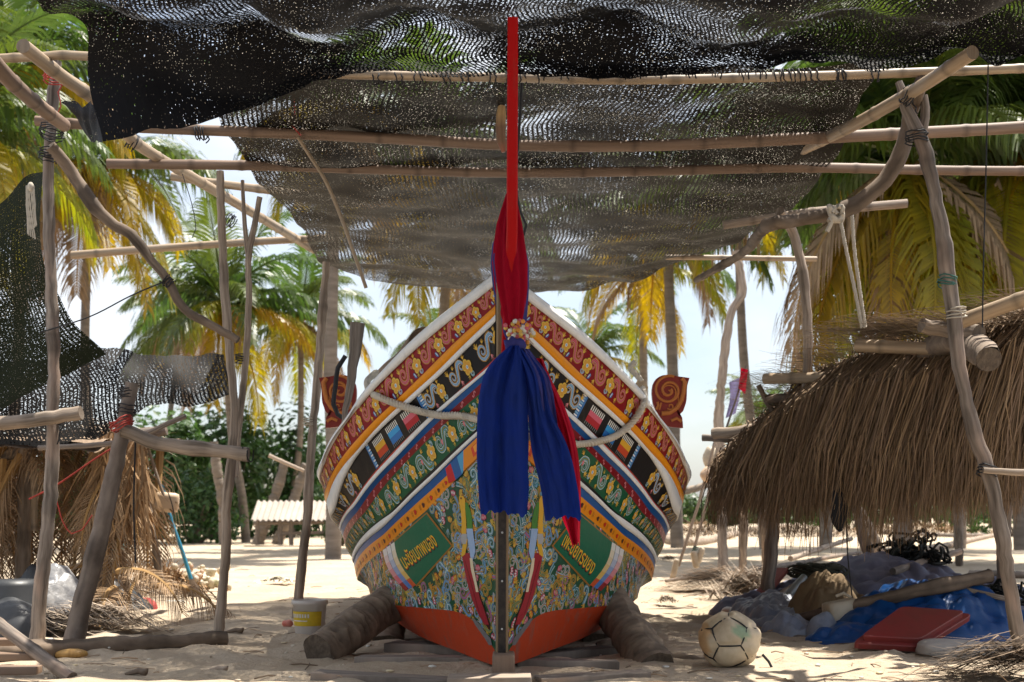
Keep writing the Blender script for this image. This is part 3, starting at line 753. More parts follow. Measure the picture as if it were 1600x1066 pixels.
pole('crossbeam',PP([(56,189),(200,199),(430,208),(640,218),(800,227),(1000,228),(1250,217),(1450,207),(1680,194)],8.5),(.034,.040),M['old_bamboo'],sh,nodes=.42,label='dark crossbeam over the bow')
pole('crossbeam',PP([(168,256),(400,259),(620,266),(800,270),(1000,268),(1250,262),(1450,266),(1680,268)],9.3),(.036,.034),M['old_bamboo'],sh,nodes=.42)
pole('crossbeam',PP([(268,276),(340,287),(440,300),(560,318)],10.6),.034,M['bamboo'],sh,nodes=.4)
pole('crossbeam',PP([(1130,352),(1220,338),(1300,328),(1417,318)],9.9),.034,M['pale_wood'],sh,nodes=.45,label='pale sawn off bamboo crossbeam at right')
pole('crossbeam',PP([(112,399),(250,388),(400,378),(520,372)],12.2),(.038,.034),M['bamboo'],sh,nodes=.5)
pole('crossbeam',PP([(1040,402),(1140,403),(1276,405)],12.6),.026,M['bamboo'],sh,nodes=.4)
pole('side_rail',PP([(36,72,7.15),(95,118,7.6),(150,158,8.0),(215,225,8.9),(300,277,10.0),(390,330,11.1),(490,390,12.6)]),(.041,.040),M['bamboo'],sh,nodes=.42,label='left bamboo side rail running back')
pole('side_rail',PP([(-40,62,6.4),(10,120,6.9),(60,165,7.6),(100,196,8.2)]),(.046,.042),M['old_bamboo'],sh,nodes=.4)
pole('side_rail',PP([(1520,82,6.9),(1420,147,7.5),(1325,200,8.2),(1240,240,9.2)]),.039,M['bamboo'],sh,nodes=.38,label='right bamboo side rail over the fork')
pole('brace',PP([(78,228,8.2),(112,268),(140,312),(170,345),(205,366),(238,408),(262,438),(276,468),(300,492),(330,508),(372,532)],8.3),(.040,.022),M['branch'],sh,knots=6,wob=.16,label='crooked dark brace branch at the left')
pole('brace',PP([(1440,128,7.4),(1422,182),(1412,225),(1392,270),(1350,312),(1306,334),(1245,345),(1200,352),(1165,392,9.8),(1120,420,10.6),(1088,438,11.2)],7.8),(.048,.026),M['branch'],sh,knots=8,wob=.16,label='crooked limb curving from the right fork')
pole('post',PP([(340,1004,8.55),(348,920),(354,845),(352,800),(361,730),(366,640),(360,560),(350,440),(344,268)],8.57),(.033,.026),M['pale_wood'],sh,knots=3)
pole('post',PP([(366,745),(376,640),(384,560),(389,470),(388,400),(398,350),(406,308)],9.4),(.026,.020),M['pale_wood'],sh,knots=3); pole('fork_prong',PP([(388,405),(382,350),(379,282)],9.4),(.020,.014),M['pale_wood'],sh)
pole('post',PP([(463,967,10.5),(471,890),(481,800),(485,720),(495,600),(503,500),(510,410)],10.5),(.042,.030),M['pale_wood'],sh,knots=4)
pole('post',PP([(1218,330,9.4),(1238,362),(1250,405),(1257,450),(1262,520),(1258,640)],9.6),(.038,.030),M['pale_wood'],sh,knots=2)
pole('post',PP([(1130,893,17.5),(1127,760),(1124,640),(1140,500),(1160,455),(1150,392)],17.5),(.075,.055),M['pale_wood'],sh,knots=3)
for (px,py,d,ax,r,mt,tl) in [(84,120,8.2,(0,0,1),.062,'red_cord',.25),(80,205,8.2,(0,.3,1),.07,'cord',.05),(76,240,8.25,(0,0,1),.06,'cord',.1),(262,440,8.3,(.7,0,-.7),.036,'cord',.0),
    (313,208,8.48,(1,0,0),.044,'cord',.1),(1432,215,7.58,(0,0,1),.062,'cord',.06),(1418,150,7.5,(1,.2,-.6),.05,'cord',.12),(1480,440,7.6,(.2,0,1),.052,'green_cord',.12),(82,655,8.3,(0,0,1),.06,'cord',.2),
    (1542,735,7.58,(.3,0,1),.056,'cord',0),(360,345,10.9,(1,0,-.6),.055,'cord',0),(207,222,8.8,(1,.6,-.7),.058,'cord',0),(375,560,9.4,(0,0,1),.032,'cord',0),(483,660,10.5,(0,0,1),.046,'rope',0),(1494,490,7.6,(0,0,1),.055,'rope',.05),(800,122,7.42,(1,0,0),.036,'cord',.1)]:
    lash(P(px,py,d),ax,r,M[mt],sh,tail=tl)
for px in range(585,1330,int(38)):      # cord whipped along the front beam
    y=119+3*math.sin(px*.004); lash(P(px+random.uniform(-9,9),y+2,7.42),(1,random.uniform(-.3,.3),0),.034,M['cord'],sh,turns=2)
for px in (1215,1245,1262,1315,1366): lash(P(px,118,7.42),(1,0,0),.034,M['cord'],sh,turns=2)
# cords hanging from the frame
def cord(name,pts,r,mat,label,cat='cord',group=None,seg=6): return tag(MB().tube(resample(pts,.05),r,seg).build(name,mat),label,cat,group)
def twist(mb,pts,r,turns_per_m=14,strands=3):
    q=resample(pts,.012); L=0; n=len(q)
    for s in range(strands):
        out=[];L=0
        for i,p in enumerate(q):
            if i: L+=(q[i]-q[i-1]).length
            tg=(q[min(i+1,n-1)]-q[max(i-1,0)]).normalized(); u=tg.cross(Vector((.13,1,.21))).normalized(); v=tg.cross(u); a=L*turns_per_m*2*math.pi+s*2*math.pi/strands
            out.append(p+u*math.cos(a)*r*.55+v*math.sin(a)*r*.55)
        mb.tube(out,r*.58,5)
    return mb
mb=twist(MB(),PP([(1311,332),(1322,390),(1335,450),(1347,512)],8.7),.013,22); twist(mb,PP([(1331,330),(1335,390),(1343,450),(1352,512)],8.7),.013,22)
for i in range(7): 
    a=i*.9; mb.tube([P(1306+11*math.cos(a+k*.5),334+12*math.sin(a*1.7+k*.6),7.70-.03*math.sin(k)) for k in range(9)],.014,6)
mb.tube(PP([(1302,340),(1297,352),(1292,362)],7.68),.014,6)
tag(mb.build('knotted_rope',M['rope']),'pale rope knotted round the crooked limb with two strands hanging','rope')
cord('black_line',PP([(1544,100),(1541,250),(1537,400),(1535,512)],7.0),.004,M['cord'],'long straight black cord hanging at far right')
cord('black_line',PP([(815,130),(812,190),(808,240),(806,290),(813,330),(822,352),(818,368)],7.2),.008,M['cord'],'thick black cord dangling beside the red stem head')
cord('black_line',PP([(62,520),(140,495),(205,462),(262,438)],8.28),.0045,M['cord'],'black line stretched from the left post to the crooked brace')
cord('nylon_line',PP([(285,272),(300,320),(306,358),(300,372)],8.9),.003,M['cord'],'thin line dangling below the left side rail')
cord('red_string',PP([(458,146),(461,180),(456,196),(470,212)],8.45),.005,M['red_cord'],'red string tied on the dark crossbeam')
cord('red_string',PP([(20,898),(60,872),(110,842),(150,815),(186,785)],8.9).__class__(PP([(45,780),(90,757),(150,716),(186,694)],8.6)),.006,M['red_cord'],'red string stretched between the two left posts')
cord('red_string',PP([(88,780),(98,815),(112,834),(128,828),(144,805)],9.2),.005,M['red_cord'],'red string sagging in the dark hut opening')
cord('bent_stick',PP([(466,215),(485,245),(510,285),(535,345),(553,395),(572,450)],8.4),(.012),M['bamboo'],'slender bent bamboo stick hanging from the dark crossbeam','stick')
pg=MB(); pg.tube(PP([(784,161),(783,180),(782,200),(783,222),(787,238)],7.9),[.020,.030,.031,.028,.012],10,[(1.4,1.3,1.0),(1.35,1.2,.9),(.62,.5,.48),(.6,.45,.42),(.9,.4,.35)]); tag(pg.build('wooden_peg',M['bamboo']),'pale tipped wooden peg behind the red stem head','peg')
bd=MB()
for i in range(12):
    a=i*.5; bd.tube([P(47+6*math.sin(a),290,8.1),P(48+7*math.sin(a+.6),320,8.1),P(50+7*math.cos(a),352+2*i,8.1)],.004,4)
bd.blob(P(48,292,8.1),(.02,.02,.03)); tag(bd.build('cord_bundle',M['rope']),'frayed tan bundle of cord tied high beside the left post','cord bundle')

# ------------------------------------------------------------------ shade nets
def sheet(name, ctrl, nu, nv, mat, label, amp=.03, freq=2.0, seed=0, fold=0, cat='shade net', thick=None):
    """ctrl: rows of world points; smooth sheet with creases"""
    rows=[]
    R_=[[Vector(p) for p in r] for r in ctrl]
    def cr(a,n):
        out=[]
        for i in range(n):
            x=i/(n-1)*(len(a)-1); k=min(int(x),len(a)-2); t=x-k; p0=a[k-1] if k else a[0]*2-a[1]; p1,p2=a[k],a[k+1]; p3=a[k+2] if k+2<len(a) else a[-1]*2-a[-2]
            out.append(.5*((2*p1)+(p2-p0)*t+(2*p0-5*p1+4*p2-p3)*t*t+(3*p1-p0-3*p2+p3)*t**3))
        return out
    cols=[cr(r,nu) for r in R_]
    grid=[[None]*nu for _ in range(nv)]
    for j in range(nu):
        c=cr([r[j] for r in cols],nv)
        for i in range(nv): grid[i][j]=c[i]
    for i in range(nv):
        for j in range(nu):
            p=grid[i][j]; e=1.0
            v=Vector((p.x*freq,p.y*freq+seed,p.z*freq*.7+seed*1.7))
            nn=mnoise.noise(v)+.5*mnoise.noise(v*2.3); k2=mnoise.noise(Vector((p.x*freq*2.6,p.y*freq*1.2,seed+4)))
            grid[i][j]=p+Vector((k2*amp*.35,nn*amp*.5,nn*amp+fold*abs(k2)))
    o=MB().grid(grid).build(name,mat); return tag(o,label,cat)
rn=[]
for (y,xl,xr,d,sg) in [(112,325,1385,7.46,0),(150,335,1352,7.9,.03),(200,345,1332,8.45,.0),(265,388,1292,9.35,.0),(312,432,1252,10.3,.05),(352,470,1198,11.2,.07),(392,486,1132,12.2,.04),(420,512,1062,13.0,.03),(446,590,985,13.7,0),(459,690,905,14.2,0)]:
    z0=P(0,y,d).z+.02
    rn.append([Vector(((xl+(xr-xl)*u-CX)*d/F,d,z0-sg*math.sin(math.pi*u)+.03*math.sin(7*u+d))) for u in np.linspace(0,1,9)])
sheet('shade_net',rn,110,120,M['net'],'long black shade net stretched over the boat behind the bow',amp=.055,freq=1.6,seed=3)
# front net: a flap hanging off the first beam and a sheet reaching forward over the camera side
edge=[(158,219),(230,207),(300,194),(380,172),(440,150),(490,127),(560,114),(640,112),(700,116),(790,110),(900,119),(1000,122),(1120,106),(1200,110),(1300,95),(1385,109),(1450,97),(1515,82),(1560,104),(1620,74),(1700,70)]
top=[]
fl=[P(x,y,7.12) for x,y in edge]
xs=[p.x for p in fl]
def row(y,z,dx=0,sag=0): return [Vector((x+dx*(1 if x<0 else .3),y,z+sag*math.sin(i*1.9)+.04*math.sin(i*.8+y))) for i,x in enumerate(xs)]
mid=[Vector((p.x-.10*(1 if i<3 else 0),7.2,min(3.46,max(p.z+.12,3.30+.1*math.sin(i*1.3))))) for i,p in enumerate(fl)]
ft=[[p+Vector((0,.03,0)) for p in fl],mid,row(7.0,3.50,-.05,.05),row(6.6,3.42,-.10,.06),row(6.2,3.36,-.1,.05),row(5.4,3.52,-.1),row(4.4,3.5),row(3.2,3.62),row(1.8,3.6),row(.4,3.6),row(-1.4,3.6),row(-3.2,3.5),row(-6.0,3.4)]  # unseen rows behind the camera, extended to cut the sky fill
sheet('shade_net',ft,150,120,M['net_dense'],'sagging dense black net draped over the front crossbeam',amp=.05,freq=2.3,seed=11,fold=.03)
sheet('shade_net',[[P(96,158,7.9),P(130,160,7.7),P(158,165,7.4)],[P(118,185,7.85),P(140,190,7.6),P(160,200,7.3)],[P(140,222,7.8),P(150,224,7.6),P(160,221,7.2)]],24,20,M['net_dense'],'torn corner of black net tied to the left post',amp=.04,freq=5,seed=5)
sheet('shade_net',[[P(66,272,8.9),P(40,282,9),P(0,318,9.1),P(-70,330,9.2)],[P(64,380,8.9),P(40,400,9),P(0,420,9),P(-70,430,9)],[P(96,470,9.0),P(60,500,9),P(0,520,9.1),P(-70,520,9)],[P(165,560,9.1),P(80,600,9),P(0,640,9),P(-70,650,9)]],50,60,M['net_green'],'mossy black net hanging in folds at far left',amp=.05,freq=2.6,seed=21)
sheet('shade_net',[[P(350,553,9.7),P(300,556,9.7),P(235,556,9.6),P(186,540,9.6),P(140,545,9.5),P(60,560,9.4),P(-30,570,9.3)],[P(362,600,9.6),P(300,600,9.5),P(240,596,9.5),P(190,600,9.4),P(140,607,9.4),P(60,620,9.3),P(-30,630,9.2)],[P(372,617,9.5),P(300,628,9.5),P(230,640,9.4),P(182,668,9.4),P(150,685,9.3),P(60,690,9.2),P(-30,705,9.2)]],90,44,M['net_thin'],'thin grey net slung low between the left posts',amp=.05,freq=3,seed=31)
# ------------------------------------------------------------------ palms and bushes
def frond_mesh(mb, L, e0, e1, nl, ll, seed, side_droop=.5, wide=.05, ragged=.0):
    rs=random.Random(seed); pts=[]; p=Vector((0,0,0)); n=14
    for i in range(n+1):
        e=e0+(e1-e0)*(i/n)**1.25; pts.append(p.copy()); p=p+Vector((math.cos(e),0,math.sin(e)))*(L/n)
    mb.tube(pts,[.045*(1-i/(n+1))+.006 for i in range(n+1)],5,(1.25,1.15,.8),cap=False)
    for s in (-1,1):
        for j in range(nl):
            q=.10+.90*j/(nl-1); x=q*n; k=min(int(x),n-1); base=pts[k].lerp(pts[k+1],x-k); tg=(pts[k+1]-pts[k]).normalized()
            if rs.random()<max(ragged,.06): continue
            l=ll*(.45+.75*math.sin(math.pi*min(1,q*.86+.12)))*rs.uniform(.7,1.12)
            side=Vector((0,s,0)); up=tg.cross(Vector((0,1,0))); up=up if up.z>0 else -up
            d=(side*.85+tg*(.55+.5*q)+up*.15).normalized(); g=side_droop*rs.uniform(.7,1.3)
            d2=(d*(1-g)+Vector((0,0,-1))*g).normalized(); d3=(d2*.6+Vector((0,0,-1))*(g+.15)).normalized()
            a=base; b=a+d*l*.35; c=b+d2*l*.35; e=c+d3*l*.3
            wv=tg*wide*.5; c_=rs.uniform(.75,1.2); cc=(c_,c_,c_)
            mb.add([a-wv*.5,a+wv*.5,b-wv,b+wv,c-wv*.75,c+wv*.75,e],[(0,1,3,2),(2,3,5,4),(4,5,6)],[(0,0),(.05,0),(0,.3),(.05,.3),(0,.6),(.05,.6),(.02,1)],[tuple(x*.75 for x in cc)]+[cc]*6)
    return mb
FR={}
def frond_data(kind,v):
    key=(kind,v)
    if key not in FR:
        e0,e1,sd={'up':(1.25,.35,.25),'rise':(.85,-.35,.35),'out':(.35,-.85,.5),'droop':(-.15,-1.25,.6),'hang':(-.8,-1.5,.55)}[kind]
        mb=frond_mesh(MB(),3.6,e0+v*.08,e1-v*.1,58,1.05,v*7+len(kind),sd,.07)
        o=mb.build('frond',M['dry'] if kind=='hang' and v==2 else M['frond_gold'] if kind=='hang' or (kind=='droop' and v!=0) else M['frond'],None,smooth=False); FR[key]=o.data; bpy.data.objects.remove(o)
    return FR[key]
def palm(base, top, r, n, size, label, seed, gold=.3, group='coconut palms', husks=True, sparse=()):
    rs=random.Random(seed); base=Vector(base); top=Vector(top)
    e=empty('coconut_palm',base,label,'palm tree',group)
    mid=base.lerp(top,.5)+Vector((rs.uniform(-.25,.25),0,0)); q=resample([base-Vector((0,0,.1)),base.lerp(top,.2),mid,top],.25); m_=len(q)
    MB().tube(q,[r*.76*(1.35-.5*i/m_)*(1+.03*(i%2)) for i in range(m_)],9,[((.9,.9,.9) if i%2 else (1.1,1.1,1.1)) for i in range(m_)]).build('trunk',M['palm_trunk'],e)
    kinds=['up','rise','rise','out','out','out','droop','droop','hang']
    for i in range(n):
        qn=i/(n-1); kd='up' if qn<.10 else 'rise' if qn<.32 else 'out' if qn<.58 else 'droop' if qn<1-gold*.6 else 'hang'
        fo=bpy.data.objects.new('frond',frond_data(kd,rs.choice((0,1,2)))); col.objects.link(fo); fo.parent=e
        fo.location=top-base+Vector((0,0,rs.uniform(-.05,.15))); s=size*rs.uniform(.85,1.12); fo.scale=(s,s,s); fo.rotation_euler=(rs.uniform(-.15,.15),rs.uniform(-.1,.1),i*2.399+rs.uniform(-.25,.25))
    if husks:
        mb=MB()
        for i in range(7): a=i*.9; mb.blob(top+Vector((.28*math.cos(a),.28*math.sin(a),-.35-.12*(i%2)))*1.0,(.13,.13,.16),8,6,c=(.8,.9,.6) if i%2 else (1,.8,.55))
        mb.build('coconut_cluster',M['dry'],e)
        mb=MB(); rs2=rs
        for i in range(40):
            a=rs2.uniform(0,6.28); b0=top+Vector((.15*math.cos(a),.15*math.sin(a),-.1)); mb.tube([b0,b0+Vector((.3*math.cos(a),.3*math.sin(a),-.5)),b0+Vector((.34*math.cos(a),.34*math.sin(a),-1.0-rs2.random()*.5))],[.03,.02,.008],4,cap=False)
        mb.build('dead_sheath',M['dry'],e)
    return e
palm(P(148,860,30),P(142,265,30),.13,26,1.05,'tall palm at the left whose straight pale trunk stands before the sky',1,.35)
palm(P(20,860,26),P(5,120,26),.13,22,1.05,'palm half out of frame at the upper left corner',2,.3)
palm(P(-60,860,22),P(-70,215,22),.13,24,.8,'palm behind the hanging net at far left',3,.3)
palm(P(385,850,37),P(350,478,37),.13,26,.95,'bushy green palm beyond the left posts',4,.25)
palm(P(235,850,46),P(285,490,46),.12,20,.85,'smaller palm left of the bushy green one',5,.3)
palm(P(455,850,44),P(470,500,44),.13,22,.9,'palm leaning out behind the hull at left',6,.25)
palm(P(520,880,24),P(528,180,24),.15,20,.75,'thick grey trunk right beside the left of the hull',7,.3)
palm(P(650,850,52),P(690,540,52),.13,20,.9,'far palm showing just over the left gunwale',8,.3)
palm(P(1010,850,40),P(1004,420,40),.16,20,.9,'palm whose trunk rises left of the right scroll board',9,.3)
palm(P(1058,850,31),P(1040,330,31),.16,20,.9,'palm whose trunk rises behind the right scroll board',10,.3)
palm(P(940,850,56),P(920,560,56),.13,18,.9,'far palm showing just over the right gunwale',11,.3)
palm(P(1215,850,58),P(1188,655,58),.14,16,.75,'small distant palm between the hull and the thatched hut',12,.2)
palm(P(1195,850,26),P(1150,300,26),.11,10,.6,'slim palm between the flag and the thatched hut',13,.2)
palm(P(1410,850,21),P(1420,258,21),.16,48,1.15,'big golden palm right behind the right fork post',14,.8)
palm(P(1600,850,21.5),P(1592,215,21.5),.16,48,1.15,'big golden palm at the right edge of the picture',15,.75)
palm(P(1290,850,30),P(1300,245,30),.15,24,1.05,'green palm behind the right end of the long net',16,.4)
palm(P(1500,850,31),P(1510,190,31),.15,26,1.1,'tall palm standing behind the two golden ones',17,.4)
palm(P(700,850,30),P(705,270,30),.15,24,1.1,'palm seen through the long net left of the stem',18,.4)
# leafy bushes: stems with clumps of leaf blades
def bush(c, rx, ry, rz, n, label, seed, leaf=.13, mat='leaf', group='bushes along the back of the beach'):
    rs=random.Random(seed); c=Vector(c); e=empty('bush',Vector((c.x,c.y,0)),label,'bush',group); mb=MB(); st=MB()
    lobes=[]
    for i in range(16):
        a=rs.uniform(0,6.28); el=rs.uniform(-.1,1.2); q=Vector((rx*.75*math.cos(a)*math.cos(el),ry*.75*math.sin(a)*math.cos(el),rz*(.25+.65*math.sin(el)))); lobes.append((c+q,rs.uniform(.28,.5)))
        st.tube([c+Vector((q.x*.1,q.y*.1,-.1)),c+q*.5,c+q],[.05,.03,.01],5,cap=False)
    st.build('stem',M['branch'],e)
    for i in range(n):
        lc,lr=rs.choice(lobes); d=Vector((rs.gauss(0,1),rs.gauss(0,1),rs.gauss(0,1))).normalized(); p=lc+Vector((d.x*rx,d.y*ry,d.z*rz))*lr*rs.uniform(.6,1.0)
        if p.z<.03: continue
        nrm=(d+Vector((rs.uniform(-.7,.7),rs.uniform(-.7,.7),rs.uniform(-.2,.9)))).normalized(); u=nrm.orthogonal().normalized(); u=(u*math.cos(i)+nrm.cross(u)*math.sin(i)); v=nrm.cross(u); l=leaf*rs.uniform(.7,1.3)
        k=rs.uniform(.6,1.25)
        mb.add([p-u*l,p+v*l*.45+nrm*l*.1,p+u*l,p-v*l*.45+nrm*l*.1],[(0,1,2,3)],None,(k,k,k))
    mb.build('foliage',M[mat],e,smooth=False); return e
bush(P(300,850,36),1.6,1.2,1.75,2600,'rounded yellowish green bush on the sand edge at left',1,.10)
bush(P(245,850,41),2.2,1.4,3.5,2600,'dark bush behind the broom at left',2,.15)
bush(P(345,850,43),2.4,1.4,4.1,3000,'tall dark bush behind the left posts',3,.15)
bush(P(425,850,45),2.4,1.4,4.2,3000,'tall dark bush above the corrugated roof',4,.15)
bush(P(505,850,47),2.4,1.4,3.7,2600,'dark bush beside the hull at left',5,.15)
bush(P(180,850,44),2.6,1.4,3.4,2200,'dark bush behind the left hut',6,.15)
bush(P(60,850,44),2.8,1.4,3.6,2000,'dark bush beyond the left edge of the hut',7,.15)
bush(P(530,850,33),.45,.4,.65,500,'small green shrub at the foot of the thick grey trunk',8,.07)
bush(P(1085,815,60),2.6,1.4,1.35,1800,'low pale green bush right of the hull',9,.16)
bush(P(1190,815,64),3.2,1.4,1.2,1800,'low pale green bush behind the brown brush',10,.16)
bush(P(1330,825,56),3.5,1.4,2.2,1800,'green bush behind the right hut posts',11,.15)
bush(P(1480,825,52),3.4,1.4,2.6,2000,'green bush behind the right hut thatch',12,.15)
bush(P(1590,835,46),2.4,1.4,2.4,1800,'green bush at the right edge',13,.15)
# far tree line closing the horizon
mb=MB(); rs=random.Random(5)
for i in range(16000):
    x=rs.uniform(-75,75); top=2.1+1.3*mnoise.noise(Vector((x*.11,0,0)))+.8*mnoise.noise(Vector((x*.4,3,0))); z=rs.uniform(0,1)**.8*top*(.25 if -2<x<24 and abs(x-11)<13 else 1.3); y=95+rs.uniform(-3,3); l=rs.uniform(.2,.45); a=rs.uniform(0,6.28); k=rs.uniform(.6,1.2)
    u=Vector((math.cos(a),rs.uniform(-.5,.5),math.sin(a)))*l; v=Vector((-math.sin(a),rs.uniform(-.5,.5),math.cos(a)))*l*.6; p=Vector((x,y,z))
    mb.add([p-u,p+v,p+u,p-v],[(0,1,2,3)],None,(k,k,k))
tag(mb.build('far_tree_line',M['leaf'],smooth=False),'low green tree line far behind the beach','tree line',kind='stuff')
M['pale_straw']=mat_grain('pale_straw',(.42,.35,.29),(.26,.21,.17),sx=30,sy=4)
# ------------------------------------------------------------------ things on the boat
M['red_cloth']=mat_plain('red_cloth',(.50,.005,.030),(.42,.004,.022),rough=.85,scale=5,trans=.4,spec=.15,bs=.2)
M['blue_cloth']=mat_plain('blue_cloth',(.010,.036,.28),(.016,.040,.22),rough=.8,scale=5,trans=.4,spec=.15,bs=.2)
M['mauve_cloth']=mat_plain('mauve_cloth',(.06,.06,.24),(.05,.05,.19),rough=.8,scale=5,trans=.2,spec=.15)
allv=[];allf=[]
for (k,s),o in strakes.items():
    if s<0: b0=len(allv); allv+=[v.co.copy() for v in o.data.vertices]; allf+=[tuple(b0+i for i in p.vertices) for p in o.data.polygons]
bvh=BVHTree.FromPolygons(allv,allf)
def on_hull(px,py,off):
    side=1 if px>CC else -1
    x=px if side<0 else 2*CC-px
    l,nn=cast(x,py); return mir(l+nn*off,side)
rp_=[P(588,582,8.45)]+[P(574,596,8.2),P(578,612,8.0)]+[on_hull(x,y,.03) for x,y in [(596,618),(640,634),(690,646),(735,650)]]+[P(790,668,6.62),P(840,687,6.72)]+[on_hull(x,y,.03) for x,y in [(890,693),(930,689),(962,675),(985,653),(998,628)]]+[P(1004,606,8.05)]
tag(twist(MB(),rp_,.021,14).build('bow_rope',M['rope']),'thick pale twisted rope looped across the painted bow','rope')
mb=twist(MB(),PP([(1006,604),(998,590),(985,575),(992,566)],8.3),.020,14); mb.blob(P(1001,606,8.05),(.045,.04,.045),10,8,f=lambda d:1+.15*math.sin(9*d.x+5*d.z),c=(.8,.66,.5))
tag(mb.build('rope_knot',M['rope']),'big rope knot on the right gunwale beside the scroll board','rope')
def tail(name,rows_,mat,label,pleats=4,amp=.025,seed=0,cat='sash',nu=44,flipd=0):
    """rows_: (y, x_left, x_right, depth)"""
    L_=resample([Vector((r[1],r[0],r[3]*100)) for r in rows_],9); R__=resample([Vector((r[2],r[0],r[3]*100)) for r in rows_],9); n=30; rows=[]
    for i in range(n):
        a=L_[int(i/(n-1)*(len(L_)-1))]; b=R__[int(i/(n-1)*(len(R__)-1))]; row=[]
        for j in range(nu):
            u=j/(nu-1); ph=seed+i*.035; w_=amp*(.45+.55*i/n)*(math.sin(2*math.pi*pleats*u+ph)+.5*math.sin(2*math.pi*pleats*2.3*u+ph*2+seed))
            cr=mnoise.noise(Vector((u*5+seed*3,i*.16,seed)))+.6*mnoise.noise(Vector((u*13,i*.3,seed))); w_+=cr*.018; x=a.x+(b.x-a.x)*u+2*cr*i/n; y=a.y+(b.y-a.y)*u+ (3*math.sin(5*u+seed)+2.2*math.sin(23*u)+1.5*math.sin(41*u+seed) if i==n-1 else 0); d=(a.z+(b.z-a.z)*u)/100
            row.append(P(x,y,d+w_-.05*math.sin(math.pi*u)))
        rows.append(row)
    return tag(MB().grid(rows).build(name,mat),label,cat,'sashes tied round the stem head')
tail('red_streamer',[(560,838,848,6.60),(590,846,860,6.60),(640,857,884,6.64),(700,868,902,6.66),(760,878,907,6.68),(800,876,907,6.68),(852,894,906,6.68)],M['red_cloth'],'red sash end hanging to the right behind the blue one',2,.02,1)
tail('mauve_streamer',[(545,806,826,6.53),(590,818,858,6.53),(640,826,868,6.57),(680,834,874,6.6)],M['mauve_cloth'],'short pale mauve fold between the blue and red sash ends',2,.015,4)
tail('blue_streamer',[(545,802,820,6.50),(585,815,848,6.50),(640,824,860,6.52),(700,830,888,6.54),(760,844,902,6.56),(811,853,909,6.58)],M['blue_cloth'],'narrow blue sash end swinging to the right',1.2,.025,2)
tail('blue_streamer',[(540,796,812,6.47),(570,765,822,6.47),(600,752,823,6.48),(650,746,825,6.48),(720,745,826,6.48),(770,748,826,6.49),(803,752,824,6.49)],M['blue_cloth'],'broad blue sash end hanging straight down the stem',1.6,.04,3)
def sleeve(name,rows_,mat,label,pl,amp,seed):
    rows=[]
    for (y,cx,wd,d) in rows_:
        r=wd/2*d/F; c=P(cx,y,d); rows.append([c+Vector((r*math.cos(q)*(1+amp*math.sin(pl*q+seed+y*.004)),-r*.9*math.sin(q)*(1+amp*math.sin(pl*q+seed+y*.004)),0)) for q in np.linspace(-.5,math.pi+.5,50)])
    return tag(MB().grid(rows).build(name,mat),label,'sash','sashes tied round the stem head')
dd=6.64
sleeve('mauve_streamer',[(350,796,24,dd+.02),(380,794,46,dd+.02),(410,796,55,dd+.02),(450,798,52,dd+.02),(490,801,42,dd+.01),(520,802,34,dd-.01),(536,803,22,dd-.03)],M['mauve_cloth'],'mauve sash wrapped round the stem under the red one',7,.12,1)
sleeve('red_streamer',[(303,798,13,dd-.01),(325,797,24,dd-.02),(350,796,36,dd-.03),(380,796,44,dd-.03),(410,797,50,dd-.03),(450,799,46,dd-.03),(490,801,34,dd-.04),(515,802,22,dd-.05),(530,803,14,dd-.06)],M['red_cloth'],'red sash wrapped and gathered round the stem head',9,.14,2)
MB().blob(P(803,541,6.50),(.055,.05,.045),14,10,f=lambda d:1+.18*math.sin(8*d.x+3*d.z)).build('sash_knot',M['mauve_cloth']); tag(bpy.data.objects['sash_knot'],'knot gathering the blue and red sashes at the stem','knot')
gl=MB(); rs=random.Random(3)
for i in range(90):
    a=rs.uniform(0,6.28); q=P(812+rs.gauss(0,9),520+rs.gauss(0,8),6.56-rs.random()*.04); gl.blob(q,(.012,.008,.012),6,4,c=rs.choice([(.9,.35,.06),(.85,.55,.12),(.75,.15,.2),(.9,.85,.75)]))
for i in range(12): gl.tube([P(800+rs.uniform(-8,20),505,6.58),P(812+rs.uniform(-12,18),520,6.53),P(818+rs.uniform(-15,18),538,6.56)],.003,4,(.7,.6,.45))
tag(gl.build('flower_garland',mat_plain('petals',(.9,.9,.9),rough=.6)),'withered flower garland tucked into the sashes','garland')
pole('wooden_stake',PP([(559,505),(556,540),(548,600),(538,655),(530,712)],8.45),(.052,.006),M['grey_wood'],label='pointed grey wooden stake leaning against the left gunwale',cat='stake')
cord('black_strap',PP([(540,556),(528,575),(524,605),(521,632),(528,648),(536,653)],8.6),.016,M['cord'],'black strap hooked over the left scroll board','strap')
mb=MB(); rows=[]
for i in range(14):
    a=i/13*math.pi; rows.append([P(596+u*66-6*math.cos(a),598-u*62+4*math.sin(3*u),9.2-u*.6)+Vector((.12*math.cos(a)*(.6+.4*u),.12*math.sin(a)-.1,.11*math.sin(a)*(1+.08*math.sin(9*u)))) for u in np.linspace(0,1,16)])
tag(mb.grid(rows).build('brown_tarp_roll',M['thatch']),'brown rolled cover lying on the foredeck behind the left gunwale','cover')
